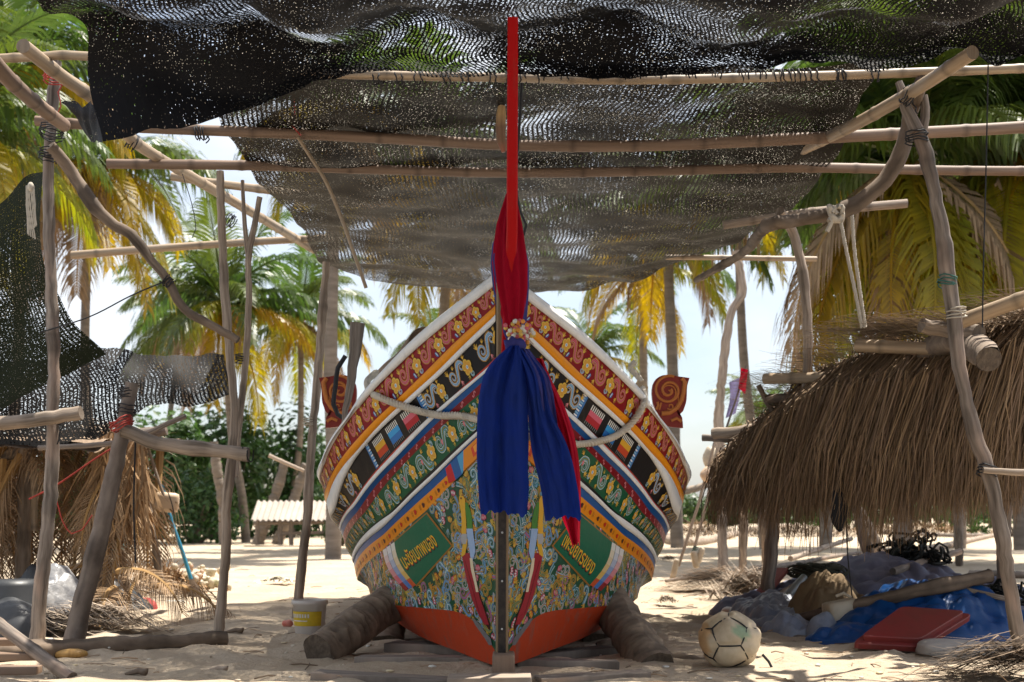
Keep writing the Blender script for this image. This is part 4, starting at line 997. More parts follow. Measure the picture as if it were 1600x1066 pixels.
# ------------------------------------------------------------------ props and timbers
def palm_log(a,b,r,label,seed,name='palm_log',ring=.045):
    q=resample([a,a.lerp(b,.5)+Vector((0,0,.01)),b],.012); rs=random.Random(seed); rad=[];cs=[];L=0
    for i,p in enumerate(q):
        if i: L+=(q[i]-q[i-1]).length
        s=((L+.018*mnoise.noise(Vector((L*9,seed,3))))%ring)/ring; am=.04+.07*abs(mnoise.noise(Vector((L*5,seed,8)))); rad.append(r*(1.0+am*s+.06*mnoise.noise(Vector((L*6,seed,0))))); c=.8+.3*s*mnoise.noise(Vector((L*8,seed,1)))+.15*s; cs.append((c,c,c))
    mb=MB(); mb.tube(q,rad,22,cs)
    for i,v in enumerate(mb.v):
        n=mnoise.noise(Vector(v)*14)+.5*mnoise.noise(Vector(v)*34); mb.v[i]=tuple(Vector(v)+Vector((n*.016,n*.010,n*.014))); c=mb.c[i][0]*(1+.45*n); mb.c[i]=(c,c*.97,c*.92)
    return tag(mb.build(name,M['palm_log']),label,'log','palm logs propping the hull')
palm_log(P(622,936,8.35),P(498,1022,7.7),.118,'shaded palm log propping the hull at left',1)
palm_log(P(948,936,8.35),P(1024,1050,7.55),.125,'sunlit palm log propping the hull at right',2)
palm_log(P(612,948,9.0),P(603,1010,8.75),.115,'dark upright log stump behind the left prop',3)
palm_log(P(930,950,9.1),P(934,1005,8.8),.10,'upright log stump behind the right prop',4)
palm_log(P(935,1016,8.4),P(958,1013,8.4),.05,'short log end in the sand behind the right prop',5)
palm_log(P(1043,1028,7.75),P(1108,1040,7.65),.038,'small split log on the sand by the right prop',6,ring=.3)
def plank(a,b,wd,th,label,name='plank',mat='grey_wood',group='timbers laid under the boat',sink=.01):
    a=Vector(a);b=Vector(b); x=(b-a).normalized(); y=Vector((0,0,1)).cross(x).normalized(); z=x.cross(y); Mx=Matrix((x,y,z)).transposed()
    mb=MB().box((a+b)/2+Vector((0,0,th/2-sink)),((b-a).length,wd,th),Mx,bev=.006)
    mb.uv=[( (Vector(v)-a).dot(y),(Vector(v)-a).dot(x)) for v in mb.v]
    return tag(mb.build(name,M[mat]),label,'timber',group)
plank(on(492,1055),on(712,1060),.16,.05,'grey board lying front left of the stem')
plank(on(560,1030),on(770,1036),.15,.05,'dark board under the left of the stem')
plank(on(610,1012),on(760,1018),.2,.06,'wide dark board deeper under the hull at left')
plank(on(812,1022),on(958,1013),.15,.05,'brown board under the hull at right')
plank(on(806,1038),on(965,1036),.12,.05,'weathered board in front of the right prop')
plank(on(840,1058),on(1010,1052),.15,.04,'half buried board in the sand at front right')
plank(on(700,1062),on(830,1062),.20,.075,'grey block the stem foot rests on','block','pale_wood')
# ------------------------------------------------------------------ bucket, float, bottle
m_,t_,b_=newmat('cloudy_plastic'); b_.inputs['Base Color'].default_value=(.78,.72,.66,1); b_.inputs['Roughness'].default_value=.35; b_.inputs['Transmission Weight'].default_value=.35; M['cloudy']=m_
M['cream']=mat_plain('cream_plastic',(.56,.48,.36),(.36,.29,.20),scale=6,rough=.5,bs=.2)
M['yellow_print']=mat_plain('yellow_print',(.72,.50,.03),rough=.4); M['white_print']=mat_plain('white_print',(.8,.78,.7),rough=.5)
g=on(484,987); bk=empty('plastic_bucket',g,'cloudy white plastic bucket with a yellow label on the sand','bucket')
def lathe(mb,c,prof,seg=24,cc=(1,1,1),a0=0,a1=2*math.pi):
    rows=[[Vector(c)+Vector((r*math.cos(a),r*math.sin(a),z)) for a in np.linspace(a0,a1,seg+1)] for r,z in prof]; mb.grid(rows,c=cc); return mb
lathe(MB(),g,[(0,.004),(.100,.004),(.104,.02),(.122,.235),(.131,.236),(.133,.250),(.130,.268),(.122,.268),(.118,.235),(.100,.02),(0,.015)]).build('shell',M['cloudy'],bk)
lathe(MB(),g,[(.1122,.085),(.1212,.19)],18,a0=math.pi*1.05,a1=math.pi*1.80).build('label',M['yellow_print'],bk)
lm=MB()
for j in range(8):
    a=math.pi*(1.12+j*.055); lathe(lm,g,[(.1190,.145),(.1213,.172)] ,2,a0=a,a1=a+.10)
lathe(lm,g,[(.1165,.118),(.1172,.126)],6,a0=math.pi*1.15,a1=math.pi*1.5)
lm.build('lettering',M['white_print'],bk)
bk2=lathe(MB(),g,[(0,.045),(.103,.045)]).build('contents',M['sand'],bk)
tag(MB().blob(on(450,977,.02),(.045,.03,.03),10,8,f=lambda d:1+.1*math.sin(6*d.x)).build('small_float',mat_plain('pink_plastic',(.62,.14,.09),(.6,.3,.24),rough=.5)),'small pinkish float beside the bucket','float')
# netted float ball
phi=(1+5**.5)/2; dv=[Vector(v).normalized() for v in [(i,j,k) for i in(-1,1) for j in(-1,1) for k in(-1,1)]+[(0,i/phi,j*phi) for i in(-1,1) for j in(-1,1)]+[(i/phi,j*phi,0) for i in(-1,1) for j in(-1,1)]+[(i*phi,0,j/phi) for i in(-1,1) for j in(-1,1)]]
rotb=Matrix.Rotation(.95,3,'X')@Matrix.Rotation(.9,3,'Z')@Matrix.Rotation(.3,3,'Y'); dv=[rotb@v for v in dv]; ed=[(i,j) for i in range(20) for j in range(i) if (dv[i]-dv[j]).length<.75]
def bulge(d):
    best=9
    for i,j in ed:
        a,b=dv[i],dv[j]; ab=b-a; t=max(0,min(1,(d-a).dot(ab)/ab.dot(ab))); best=min(best,(a+ab*t).normalized().__sub__(d).length)
    return (.90+.15*min(1,best/.20)**.55)*(1+.035*math.sin(5*math.atan2(d.z,d.x)+2*d.y))
c0=on(1140,1034); c0.z+=.155; fb=empty('net_float',Vector((c0.x,c0.y,0)),'big round cream float tied up in black cord mesh on the sand','float')
MB().blob(c0,(.176,.17,.160),40,26,f=bulge,c=lambda d:(.55,.85,.72) if (d-Vector((.25,-.85,.35)).normalized()).length<.28 else ((1.05,.8,.55) if d.x<-.75 else (1.1,1.08,1.02))).build('ball',M['cream'],fb)  # tan left side puts shade into the ball's colour
cm=MB()
for i,j in ed:
    cm.tube([c0+Vector((v.x*.176,v.y*.17,v.z*.160))*.965 for v in [(dv[i].lerp(dv[j],q)).normalized() for q in (0,.25,.5,.75,1)]],.0045,6)
cm.build('cord_mesh',M['cord'],fb); cmk=MB().tube([c0+Vector((.18,-.05,-.08)),c0+Vector((.215,-.06,-.12)),c0+Vector((.235,-.08,-.165))],.008,5).build('cord_end',M['cord'],fb)
b0=on(1132,962,.045); b1=on(1190,972,.045); ax=(b1-b0); u=ax.normalized(); prof=[(0,.02),(.02,.035),(.08,.045),(.3,.046),(.5,.043),(.55,.046),(.78,.046),(.9,.03),(.95,.014),(1,.014)]
tag(MB().tube([b0+ax*q for q,_ in prof],[r for _,r in prof],16).build('plastic_bottle',M['cloudy']),'cloudy empty plastic bottle lying behind the netted float','bottle')
# ------------------------------------------------------------------ right: thatched hut
hut=empty('thatched_hut',P(1400,960,10.5).__class__((3.1,10,0)),'open hut with a shaggy brown thatch eave at the right','hut')
for pts,r,lab in [([(1212,668,10.9),(1211,760),(1205,860),(1196,957)],(.055,.062),None),([(1326,742,12.6),(1345,820),(1362,880),(1382,934)],(.055,.05),'slanting hut post before the tarp heap'),([(1344,800,14),(1378,868,14)],(.055,.055),None),([(1496,770,20),(1499,882,21)],(.075,.07),None),([(1163,740,16),(1160,905,16.6)],(.055,.055),None),([(1186,770,15),(1196,830,15),(1200,905,15.4)],(.07,.065),None),([(1585,640,10.5),(1572,760,10.5),(1566,960,10.5)],(.055,.055),None)]:
    d=pts[0][2]; o=pole('post',PP([(q[0],q[1],q[2] if len(q)>2 else d) for q in pts]),r,M['grey_wood'],hut,knots=3)
    if lab: o['label']=lab
for pts,r,mt in [([(1338,540,8.9),(1460,546,8.6)],.045,'bamboo'),([(1195,592,9.8),(1310,590,9.4)],.042,'bamboo'),([(1115,678,11.2),(1270,662,10.6)],.050,'pale_wood'),([(1098,684,11.4),(1180,690,11.2)],.03,'grey_wood'),([(1440,508,8.3),(1480,516),(1530,520,8.0)],.050,'pale_wood'),([(1500,503,7.8),(1640,452,7.4)],.046,'bamboo'),([(1200,624,9.9),(1290,618,9.6)],.035,'branch'),([(1185,602,9.9),(1205,640),(1236,690,9.9)],.02,'branch'),([(1536,735,7.52),(1660,742,7.5)],.020,'pale_wood'),([(1430,560,8.9),(1500,530,8.3),(1545,562,7.75)],.075,'palm_log')]:
    d=pts[0][2]; pole('roof_pole',PP([(q[0],q[1],q[2] if len(q)>2 else d) for q in pts]),r,M[mt],hut,nodes=.4 if mt=='bamboo' else None,knots=1)
edge_=[(1690,455,8.25),(1620,482,8.4),(1560,507,8.55),(1470,533,8.75),(1400,547,9.0),(1330,567,9.3),(1280,592,9.6),(1240,628,9.9),(1205,660,10.2),(1175,686,10.5),(1145,705,11.0)]
E_=resample(PP(edge_),.01)
def strands(n,seed,zbot,back,lean,wd,x0=0,x1=1,zj=.2,jit=.05,dark=1.0):
    rs=random.Random(seed); mb=MB()
    for i in range(n):
        q=x0+(x1-x0)*rs.random(); e=E_[int(q*(len(E_)-1))]; b_=rs.uniform(*back); zb=zbot(q)+rs.uniform(-zj,zj)
        s=e+Vector((rs.uniform(.0,.35),b_+rs.uniform(.1,.5),rs.uniform(-.05,.10)))
        cl=mnoise.noise(Vector((q*23,seed,0)))
        p1=e+Vector((rs.gauss(0,.03),b_,rs.gauss(.0,.02)-.02)); L=p1.z-zb
        if L<.1: continue
        ln=lean+.26*cl+rs.gauss(0,.12)
        p2=p1+Vector((ln*.35*L-.10,-.10+rs.gauss(0,jit),-.22*L)); p3=p2+Vector((ln*.30*L+rs.gauss(0,.02),rs.gauss(0,.03),-.40*L)); p4=p3+Vector((ln*.1*L+rs.gauss(0,.06),rs.gauss(0,.03),-.38*L))
        w_=Vector((rs.uniform(.5,1)*wd,rs.uniform(-.5,.5)*wd,0)); k=dark*rs.uniform(.55,1.45); cc=(k*1.05,k,k*rs.uniform(.8,1))
        pp=[s,p1,p2,p3,p4]; vs=[]
        for j,p in enumerate(pp): f=(.7,1,1,.8,.2)[j]; vs+= [p-w_*f,p+w_*f]
        mb.add(vs,[(2*j,2*j+1,2*j+3,2*j+2) for j in range(4)],[(rs.random()*.1+(j%2)*.01,(j//2)*.3) for j in range(10)],cc)
    return mb
zb=lambda q: .95+.10*q+.07*math.sin(q*19)+.05*math.sin(q*47)+.16*mnoise.noise(Vector((q*55,1,0)))
o=strands(8500,1,zb,(-.06,.14),-.25,.0052,0,.84,jit=.07,zj=.22).build('thatch',M['thatch'],hut,smooth=False); o['kind']='stuff'
o=strands(4200,2,lambda q: 1.04+.12*q,(.15,.7),-.1,.008,0,.86,dark=.75).build('thatch',M['thatch'],hut,smooth=False); o['kind']='stuff'
o=strands(620,3,lambda q:1.0,(-.05,.3),-.15,.006,.78,1,zj=.35).build('thatch_fringe',M['thatch'],hut,smooth=False); o['kind']='stuff'
o=strands(110,5,lambda q:.62,(-.05,.1),-.1,.008,.28,.62,zj=.1).build('thatch_fringe',M['thatch'],hut,smooth=False); o['kind']='stuff'
def straw(mb,n,seed,box,L,wd,ang=(0,6.28),rise=.2,colr=(.7,1.4)):
    rs=random.Random(seed)
    for i in range(n):
        c=Vector([rs.uniform(*b) for b in box]); a=rs.uniform(*ang); d=Vector((math.cos(a),math.sin(a)*.6,rs.uniform(-rise,rise))); l=L*rs.uniform(.5,1.2); w_=d.cross(Vector((0,0,1)))
        w_=(w_ if w_.length>.1 else Vector((1,0,0))).normalized()*wd; k=rs.uniform(*colr); up=Vector((0,0,l*rs.uniform(-.08,.16)))
        vs=[c-d*l/2-w_*.4,c-d*l/2+w_*.4,c-w_+up,c+w_+up,c+d*l/2-up-w_*.2,c+d*l/2-up+w_*.2]
        mb.add(vs,[(0,1,3,2),(2,3,5,4)],[(0,0),(.02,0),(0,.3),(.02,.3),(0,.6),(.02,.6)],(k,k*.96,k*.88))
    return mb
mb=MB()
for (x,y,d) in [(1330,532,9.1),(1365,528,9.0),(1400,526,8.8),(1440,524,8.7),(1480,520,8.4),(1300,560,9.5),(1270,580,9.8),(1235,605,10),(1205,612,10.1),(1200,640,10.3),(1540,505,8.2),(1590,490,8.0)]:
    c=P(x,y,d+.25); straw(mb,80,int(x),[(c.x-.26,c.x+.26),(c.y-.45,c.y+.1),(c.z-.03,c.z+.09)],.50,.010,(-.4,.4),.12,(.5,1.4))
o=mb.build('roof_straw',M['pale_straw'],hut,smooth=False); o['kind']='stuff'
mb=MB(); c=P(1205,600,9.9); straw(mb,120,8,[(c.x-.1,c.x+.3),(c.y-.1,c.y+.2),(c.z-.55,c.z-.1)],.4,.008,(-.9,.4),.5,(1,2)); o=mb.build('roof_straw',M['thatch'],hut,smooth=False); o['kind']='stuff'
def roof_sheet(parent,corners,label,seed,mat):
    a,b,c,d=[Vector(q) for q in corners]; up=[]; rs=random.Random(seed)
    for i in range(25):
        v=i/24; up.append([(a.lerp(b,j/24)).lerp(d.lerp(c,j/24),v)+Vector((0,0,.05*mnoise.noise(Vector((j*.9,i*.9,seed)))+.02*(i%2))) for j in range(25)])
    lo=[[p+Vector((0,0,-.06)) for p in r] for r in up]
    o=MB().grid(up).grid(lo).build('roof_mat',mat,parent); return o
roof_sheet(hut,[(2.05,11.2,1.55),(4.35,8.1,1.98),(6.9,9.9,2.3),(4.4,13.4,2.05)],None,3,M['thatch'])
mb=MB(); mb.tube(resample([P(1378,505,8.9),P(1395,500,8.85),P(1412,506,8.8),P(1416,514,8.8)],.02),[.012]*200,6) if False else None
mb.blob(P(1312,795,8.9),(.06,.05,.14),12,10,f=lambda d:1+.18*math.sin(5*d.z+3*d.x)); mb.tube(PP([(1312,772),(1311,740),(1309,690)],8.9),.006,5); tag(mb.build('hanging_bag',mat_plain('black_cloth',(.012,.012,.014),rough=.8)),'black cloth bag hanging under the thatch','bag')
cord('black_line',PP([(1322,800),(1324,860),(1330,920),(1334,955)],9.3),.005,M['cord'],'thin black cord hanging down to the tan cloth under the hut')
fl_=empty('flag',P(1128,690,12.5),'small red and mauve pennant on a thin stick by the hut','flag')
MB().tube(PP([(1128,690),(1148,630),(1166,572)],12.5),.011,6).build('stick',M['grey_wood'],fl_)
mb=MB(); mb.grid([[P(1158+12*u-5*v,575+46*v*(.8+.2*u)+u*3,12.45+.03*math.sin(4*u+6*v)) for u in np.linspace(0,.9,6)] for v in np.linspace(0,.85,10)]); mb.build('red_cloth',M['red_cloth'],fl_)
mb=MB(); mb.grid([[P(1139+16*u-4*v+3*math.sin(5*v),598+70*v-8*u,12.52+.03*math.sin(5*u+5*v)) for u in np.linspace(0,1,6)] for v in np.linspace(0,.8,10)]); mb.build('mauve_cloth',mat_plain('faded_mauve',(.38,.34,.60),rough=.7,trans=.4),fl_)
# heap of covers under the hut
def mound(name,mat,label,cx,cy,rx,ry,h,seed,amp=.06,cat='tarpaulin',power=1.5,colr=None,n=84):
    mb=MB(); rows=[];cs=[]
    for i in range(n):
        row=[]
        for j in range(n):
            u=j/(n-1)*2-1; v=i/(n-1)*2-1; r=math.sqrt(u*u+v*v)
            ang=math.atan2(v,u); x=cx+rx*u*(1+.12*math.sin(3*ang+seed)); y=cy+ry*v*(1+.10*math.sin(2*ang+seed*2))
            k=max(0,1-r**power); q=Vector((x*3,y*3,seed)); f=abs(mnoise.noise(q))+.75*abs(mnoise.noise(q*2.3+Vector((0,0,4))))+.28*abs(mnoise.noise(q*4.6))+.07*abs(mnoise.noise(q*10))
            z=h*k**.8+amp*(f-.3)*min(1,k*4)+.012
            if r>1: z=-.03
            row.append(Vector((x,y,z+gz(x,y)*.5))); 
            kk=1 if not colr else colr(u,v); cs.append((kk,)*3 if not hasattr(kk,'__len__') else kk)
        rows.append(row)
    mb.grid(rows,c=cs); return tag(mb.build(name,mat),label,cat)
M['tarp_grey']=mat_plain('slate_tarp',(.095,.10,.155),(.14,.145,.20),scale=5,rough=.7,bs=.4,dist=.02); M['tarp_blue']=mat_plain('blue_tarp',(.004,.055,.21),(.010,.075,.24),scale=4,rough=.42,bs=.5,dist=.02,trans=.15)
M['tarp_silver']=mat_plain('silver_tarp',(.30,.32,.36),(.16,.18,.24),scale=7,rough=.4,bs=.5,dist=.02); M['tan_cloth']=mat_plain('tan_cloth',(.24,.165,.085),(.16,.105,.055),scale=6,rough=.85,bs=.4)
mound('tarpaulin',M['tarp_grey'],'slate purple tarpaulin heaped high under the hut',3.35,11.8,1.08,1.25,.47,3,.10)
mound('tarpaulin',M['tarp_grey'],'low slate tarpaulin folds between the silver sheet and the heap',2.5,11.0,.72,.8,.24,5,.10)
mound('tarpaulin',M['tarp_silver'],'crumpled silver plastic sheet behind the hut post',2.1,10.2,.36,.6,.20,7,.12)
mound('tarpaulin',M['tarp_blue'],'bright blue tarpaulin behind the red lid',3.0,9.25,.78,.55,.36,9,.10)
mound('tarpaulin',M['tarp_blue'],'small blue tarpaulin fold left of the red lid',2.32,8.75,.30,.25,.10,10,.05)
mound('tan_cloth',M['tan_cloth'],'tan cloth thrown over the cream jerrycan',2.42,9.75,.32,.35,.33,13,.16,'cloth',2)
mb=MB().box(P(1318,968,9.2)+Vector((0,0,.0)),(.26,.16,.28),Matrix.Rotation(.25,3,'Z')@Matrix.Rotation(-.15,3,'Y'),bev=.035); mb.tube([P(1306,932,9.2),P(1318,927,9.2),P(1330,934,9.2)],.012,8)
tag(mb.build('jerrycan',M['cream']),'cream plastic jerrycan under the tan cloth','jerrycan')
def lid():
    f0,f1,b1_,b0_=P(1330,1012,8.15),P(1438,1018,8.1),P(1520,966,8.62),P(1404,958,8.62)
    e=empty('plastic_tray',(f0+b1_)/2*1.0,'red plastic crate lid lying tilted on the blue tarpaulin','crate lid')
    up=(f1-f0).cross(b0_-f0).normalized(); 
    def slab(s,h0,h1,mb):
        c=(f0+f1+b0_+b1_)/4; q=[c+(p-c)*s for p in (f0,f1,b1_,b0_)]
        # rounded corner outline
        out=[]
        for i in range(4):
            a,b,d=q[i-1],q[i],q[(i+1)%4]
            for t in (0,.25,.5,.75,1):
                p0=b+(a-b)*.10; p2=b+(d-b)*.10; out.append((1-t)**2*p0+2*t*(1-t)*b+t*t*p2)
        n=len(out); lo=[p+up*h0 for p in out]; hi=[p+up*h1 for p in out]; hi2=[c+(p-c)*.985+up*(h1+.006) for p in out]
        mb.add(lo+hi+hi2,[(i,(i+1)%n,n+(i+1)%n,n+i) for i in range(n)]+[(n+i,n+(i+1)%n,2*n+(i+1)%n,2*n+i) for i in range(n)]+[tuple(range(2*n,3*n)),tuple(reversed(range(n)))])
    m=mat_plain('red_plastic',(.24,.026,.024),(.17,.035,.028),scale=5,rough=.45,bs=.1)
    a=MB(); slab(1.0,-.005,.028,a); a.build('rim',m,e,smooth=False); a=MB(); slab(.86,.03,.065,a); a.build('panel',m,e,smooth=False)
lid()
def sack(px,py,d,r,label,seed,rz=0):
    c=P(px,py,d); tag(MB().blob(c,r,28,18,f=lambda q:(1/(abs(q.x)**4+abs(q.y)**3+abs(q.z)**3+1e-6)**.22)*(1+.05*mnoise.noise(q*3+Vector((seed,0,0)))+.05*abs(math.sin(6*q.x+seed))*max(0,q.x)),rot=Matrix.Rotation(rz,3,'Z')@Matrix.Rotation(.06,3,'Y')).build('sack',M['white_sack']),label,'sack')
M['white_sack']=mat_plain('woven_sack',(.46,.42,.38),(.33,.30,.27),scale=10,rough=.6,bs=.4)
sack(1492,1018,8.0,(.23,.16,.075),'plump pale woven sack lying in front of the red lid',1)
sack(1566,1022,8.1,(.11,.13,.06),'flattened pale sack at the foot of the right post',4,.5)
pole('wooden_pole',PP([(1170,976,10.2),(1240,968,9.7),(1300,955,9.3),(1370,940,9.1),(1440,922,9.0),(1546,900,9.2)]),(.040,.058),M['branch'],knots=1,label='long brown pole resting across the tarpaulins',cat='pole')
pole('plastic_pipe',PP([(1178,985,9.9),(1215,948,10.1),(1256,902,10.6)]),.028,mat_plain('grey_pipe',(.17,.18,.17),rough=.4),label='grey plastic pipe leaning by the hut post',cat='pipe')
pole('wooden_pole',PP([(1150,986,9.4),(1260,984,9.4)]),.022,M['grey_wood'],label='thin straight pole on the sand behind the netted float',cat='pole')
plank(P(1168,958,10.6),P(1222,892,11.2),.12,.04,'faded red board leaning behind the hut post',group=None,mat='red_board') if M.setdefault('red_board',mat_grain('red_board',(.30,.09,.07),(.20,.06,.05))) else None
def tangle(name,c,r,n,mat,label,seed,th=.008,cat='net heap',L=10):
    rs=random.Random(seed); mb=MB(); c=Vector(c)
    for i in range(n):
        p=c+Vector((rs.gauss(0,r[0]*.5),rs.gauss(0,r[1]*.5),abs(rs.gauss(0,r[2]*.5)))); d=Vector((rs.uniform(-1,1),rs.uniform(-1,1),rs.uniform(-.6,.6))); pts=[]
        for k in range(L):
            d=(d+Vector((rs.gauss(0,.5),rs.gauss(0,.5),rs.gauss(0,.4)))).normalized(); q=(p-c); d=d-Vector((q.x/r[0],q.y/r[1],(q.z-r[2]*.4)/r[2]))*.25; p=p+d*r[0]*.28; p.z=max(p.z,c.z-.01); pts.append(p.copy())
        mb.tube(resample(pts,.06),th,4,rs.choice([(1,1,1),(.6,.6,.6),(1.6,1.5,1.3)]),cap=False)
    return tag(mb.build(name,mat),label,cat)
M['black_net_cord']=mat_plain('black_net_cord',(.016,.018,.015),rough=.7); M['olive']=mat_plain('olive_cord',(.06,.058,.035),(.04,.04,.025),rough=.8)
tangle('net_bundle',P(1416,872,11.9),(.22,.15,.16),46,M['black_net_cord'],'tangled black net bundle on top of the slate tarpaulin',1,.012)
tangle('net_bundle',P(1455,878,11.7),(.17,.12,.05),20,M['black_net_cord'],'trailing end of black net on the right slope of the tarpaulin',12,.012)
tangle('net_bundle',P(1562,940,9.3),(.16,.15,.10),34,M['black_net_cord'],'small black net heap at the right edge of the blue tarpaulin',2,.010)
mb=MB(); c=P(1276,905,11.2)
for i in range(30):
    a0=i*.7; rr=.15+.06*math.sin(i*2.1); mb.tube([c+Vector((rr*math.cos(a)*(1.1+.25*math.sin(i*1.3)),rr*math.sin(a),.04*math.sin(2*a+i)+.04+.002*i)) for a in np.linspace(a0,a0+5.6,22)],.008,5,(.7+.5*(i%3)/2,)*3,cap=False)
tag(mb.build('rope_coil',M['olive']),'dark olive coil of rope on the left of the tarpaulin heap','rope')
# marker buoys leaning before the hut
for (top,foot,blk,lab,sd) in [((1117,690),(1060,885),[(1062,890,.035,.075)],'marker buoy on a stick whose pale float block touches the sand left',1),((1121,700),(1082,868),[(1086,874,.04,.06),(1094,868,.035,.055)],'marker buoy on a stick with two pale floats tied with teal cord',2)]:
    d=15.6; e=empty('marker_buoy',P(foot[0],foot[1]+25,d),lab,'buoy','marker buoys leaning by the hut')
    MB().tube(PP([top,((top[0]+foot[0])/2+3,(top[1]+foot[1])/2),foot],d-.1*sd),.019,6).build('stick',M['pale_wood'],e)
    for k,(x,y,a,b) in enumerate(blk): MB().box(P(x-8*(sd==1),y,d-.1*sd),(a*2,.1,b*3.6),Matrix.Rotation(.22 if sd==1 else -.2+.5*k,3,'Y'),bev=.03).build('float_block',M['cream'],e)
    if sd==2: lash(P(1086,858,d-.2),(0.3,0,1),.03,M['green_cord'],e,tail=.0)
    MB().blob(P(1109,742,d-.1) if sd==1 else P(1111,716,d+.05),(.115,.11,.105) if sd==1 else (.10,.09,.15),16,12,f=lambda q:1+.05*math.sin(5*q.x+4*q.z)).build('float',M['cream'] if sd==2 else mat_plain('tan_float',(.62,.45,.31),(.5,.33,.2),rough=.5),e)
# logs and brush on the sand behind
for pts,r,lab,mt in [([(1040,836),(1055,845),(1110,842),(1200,820),(1300,812)],.13,'long pale driftwood log right of the hull','pale_wood'),([(1180,885),(1240,878),(1300,866),(1345,860)],.045,'thin driftwood pole on the sand behind the tarpaulin','grey_wood'),([(1330,880),(1400,862),(1480,850),(1560,832),(1640,822)],.085,'long crooked driftwood log at far right','pale_wood'),([(1370,828),(1480,833),(1540,833)],.09,'straight driftwood log behind the hut','grey_wood'),([(1515,893),(1640,897)],.05,'pole lying on the sand by the right post','grey_wood'),([(1040,782),(1098,760),(1150,742)],.075,'pale pole propped up right of the hull','pale_wood')]:
    q=[G(x,y+6) for x,y in pts] if lab[:9]!='pale pole' else PP(pts,23)
    for v in q: v.z+=r*.6 if lab[:9]!='pale pole' else 0
    if lab[:9]=='pale pole': q=[P(1020,838,23)]+q
    pole('driftwood_log',q,(r,r*.8),M[mt],knots=3,label=lab,cat='log',group='driftwood on the sand')
def heap(name,px,py,rx,ry,h,n,mat,label,seed,L=.5,wd=.012,cat='brush heap',ang=(0,6.28),colr=(.6,1.5),rise=.35):
    rs=random.Random(seed); c=G(px,py); mb=MB()
    for i in range(n):
        u,v=rs.gauss(0,.42),rs.gauss(0,.42); z=max(0,h*(1-u*u-v*v))*rs.random()**.6
        straw(mb,1,rs.random(),[(c.x+u*rx,c.x+u*rx+.001),(c.y+v*ry,c.y+v*ry+.001),(z+.02,z+.021)],L,wd,ang,rise,colr)
    return tag(mb.build(name,M[mat],smooth=False),label,cat)
heap('brush_heap',1092,842,1.1,.8,.55,700,'dry','rusty brown brush heap beside the hull',1,.5,.02,colr=(.5,1.3))
heap('brush_heap',1240,838,3.0,1.0,.35,700,'pale','grey brush and driftwood scraps beyond the hut posts',2,.8,.03,colr=(.5,1.3)) if M.setdefault('pale',M['pale_wood']) else None
heap('brush_heap',1430,835,3.4,1.0,.40,700,'dry','rusty brush behind the right side of the hut',12,.7,.03,colr=(.5,1.3))
heap('brush_heap',1118,922,.55,.5,.22,900,'thatch','brown heap of dried leaf strips on the sand',3,.5,.010,ang=(-.6,.4))
heap('brush_heap',1172,935,.38,.42,.24,700,'pale_straw','pale grey heap of leaf strips at the foot of the hut post',4,.42,.010,ang=(1.9,3.3),rise=.8) if M.setdefault('pale_straw',mat_grain('pale_straw',(.42,.35,.29),(.26,.21,.17),sx=30,sy=4)) else None
heap('brush_heap',1580,1060,.42,.28,.17,420,'branch','dark twig heap in the lower right corner',5,.40,.007,ang=(-.5,.7),colr=(.4,1.6))
heap('seaweed_clump',1040,943,.10,.10,.05,120,'branch','small dark weed clump on the sand right of the hull',6,.14,.006,cat='weed')
heap('seaweed_clump',1045,876,.14,.12,.06,120,'branch','dark weed clump on the bright sand near the buoys',7,.2,.008,cat='weed')

# more sticks, scraps and covers under the hut
for i,(pts,r,lab) in enumerate([([(1040,905,15),(1120,898,15.2)],.02,'thin grey stick on the bright sand left of the leaf heaps'),([(1212,930,10.6),(1290,884,11.6)],.022,'grey stick lying across the left of the tarpaulin heap'),([(1395,890,11.0),(1500,862,12.4)],.03,'pale stick lying up the slope of the slate tarpaulin'),([(1450,905,9.3),(1590,940,9.0)],.02,'thin stick across the top of the blue tarpaulin'),([(1205,990,9.2),(1300,1000,8.9)],.018,'bent twig on the shaded sand before the jerrycan'),([(1235,870,16),(1330,842,19)],.035,'driftwood branch on the bright sand seen under the thatch')]):
    pole('stick',PP([(p[0],p[1]+(3 if k==0 else 0),p[2]) for k,p in enumerate(pts)]),r,M['pale_wood' if i%2 else 'grey_wood'],knots=1,label=lab,cat='stick')
mound('plastic_sheet',M['tarp_silver'],'silvery plastic scrap at the foot of the hut post',2.02,9.3,.20,.22,.10,43,.10,'plastic sheet',2,n=40)
mound('plastic_sheet',M['tarp_silver'],'silvery plastic scrap beside the jerrycan',2.22,9.1,.13,.14,.10,47,.08,'plastic sheet',2,n=36)
mound('tarpaulin',M['tarp_grey'],'slate tarpaulin edge at the right behind the net heap',4.05,11.2,.5,.6,.30,53,.12)
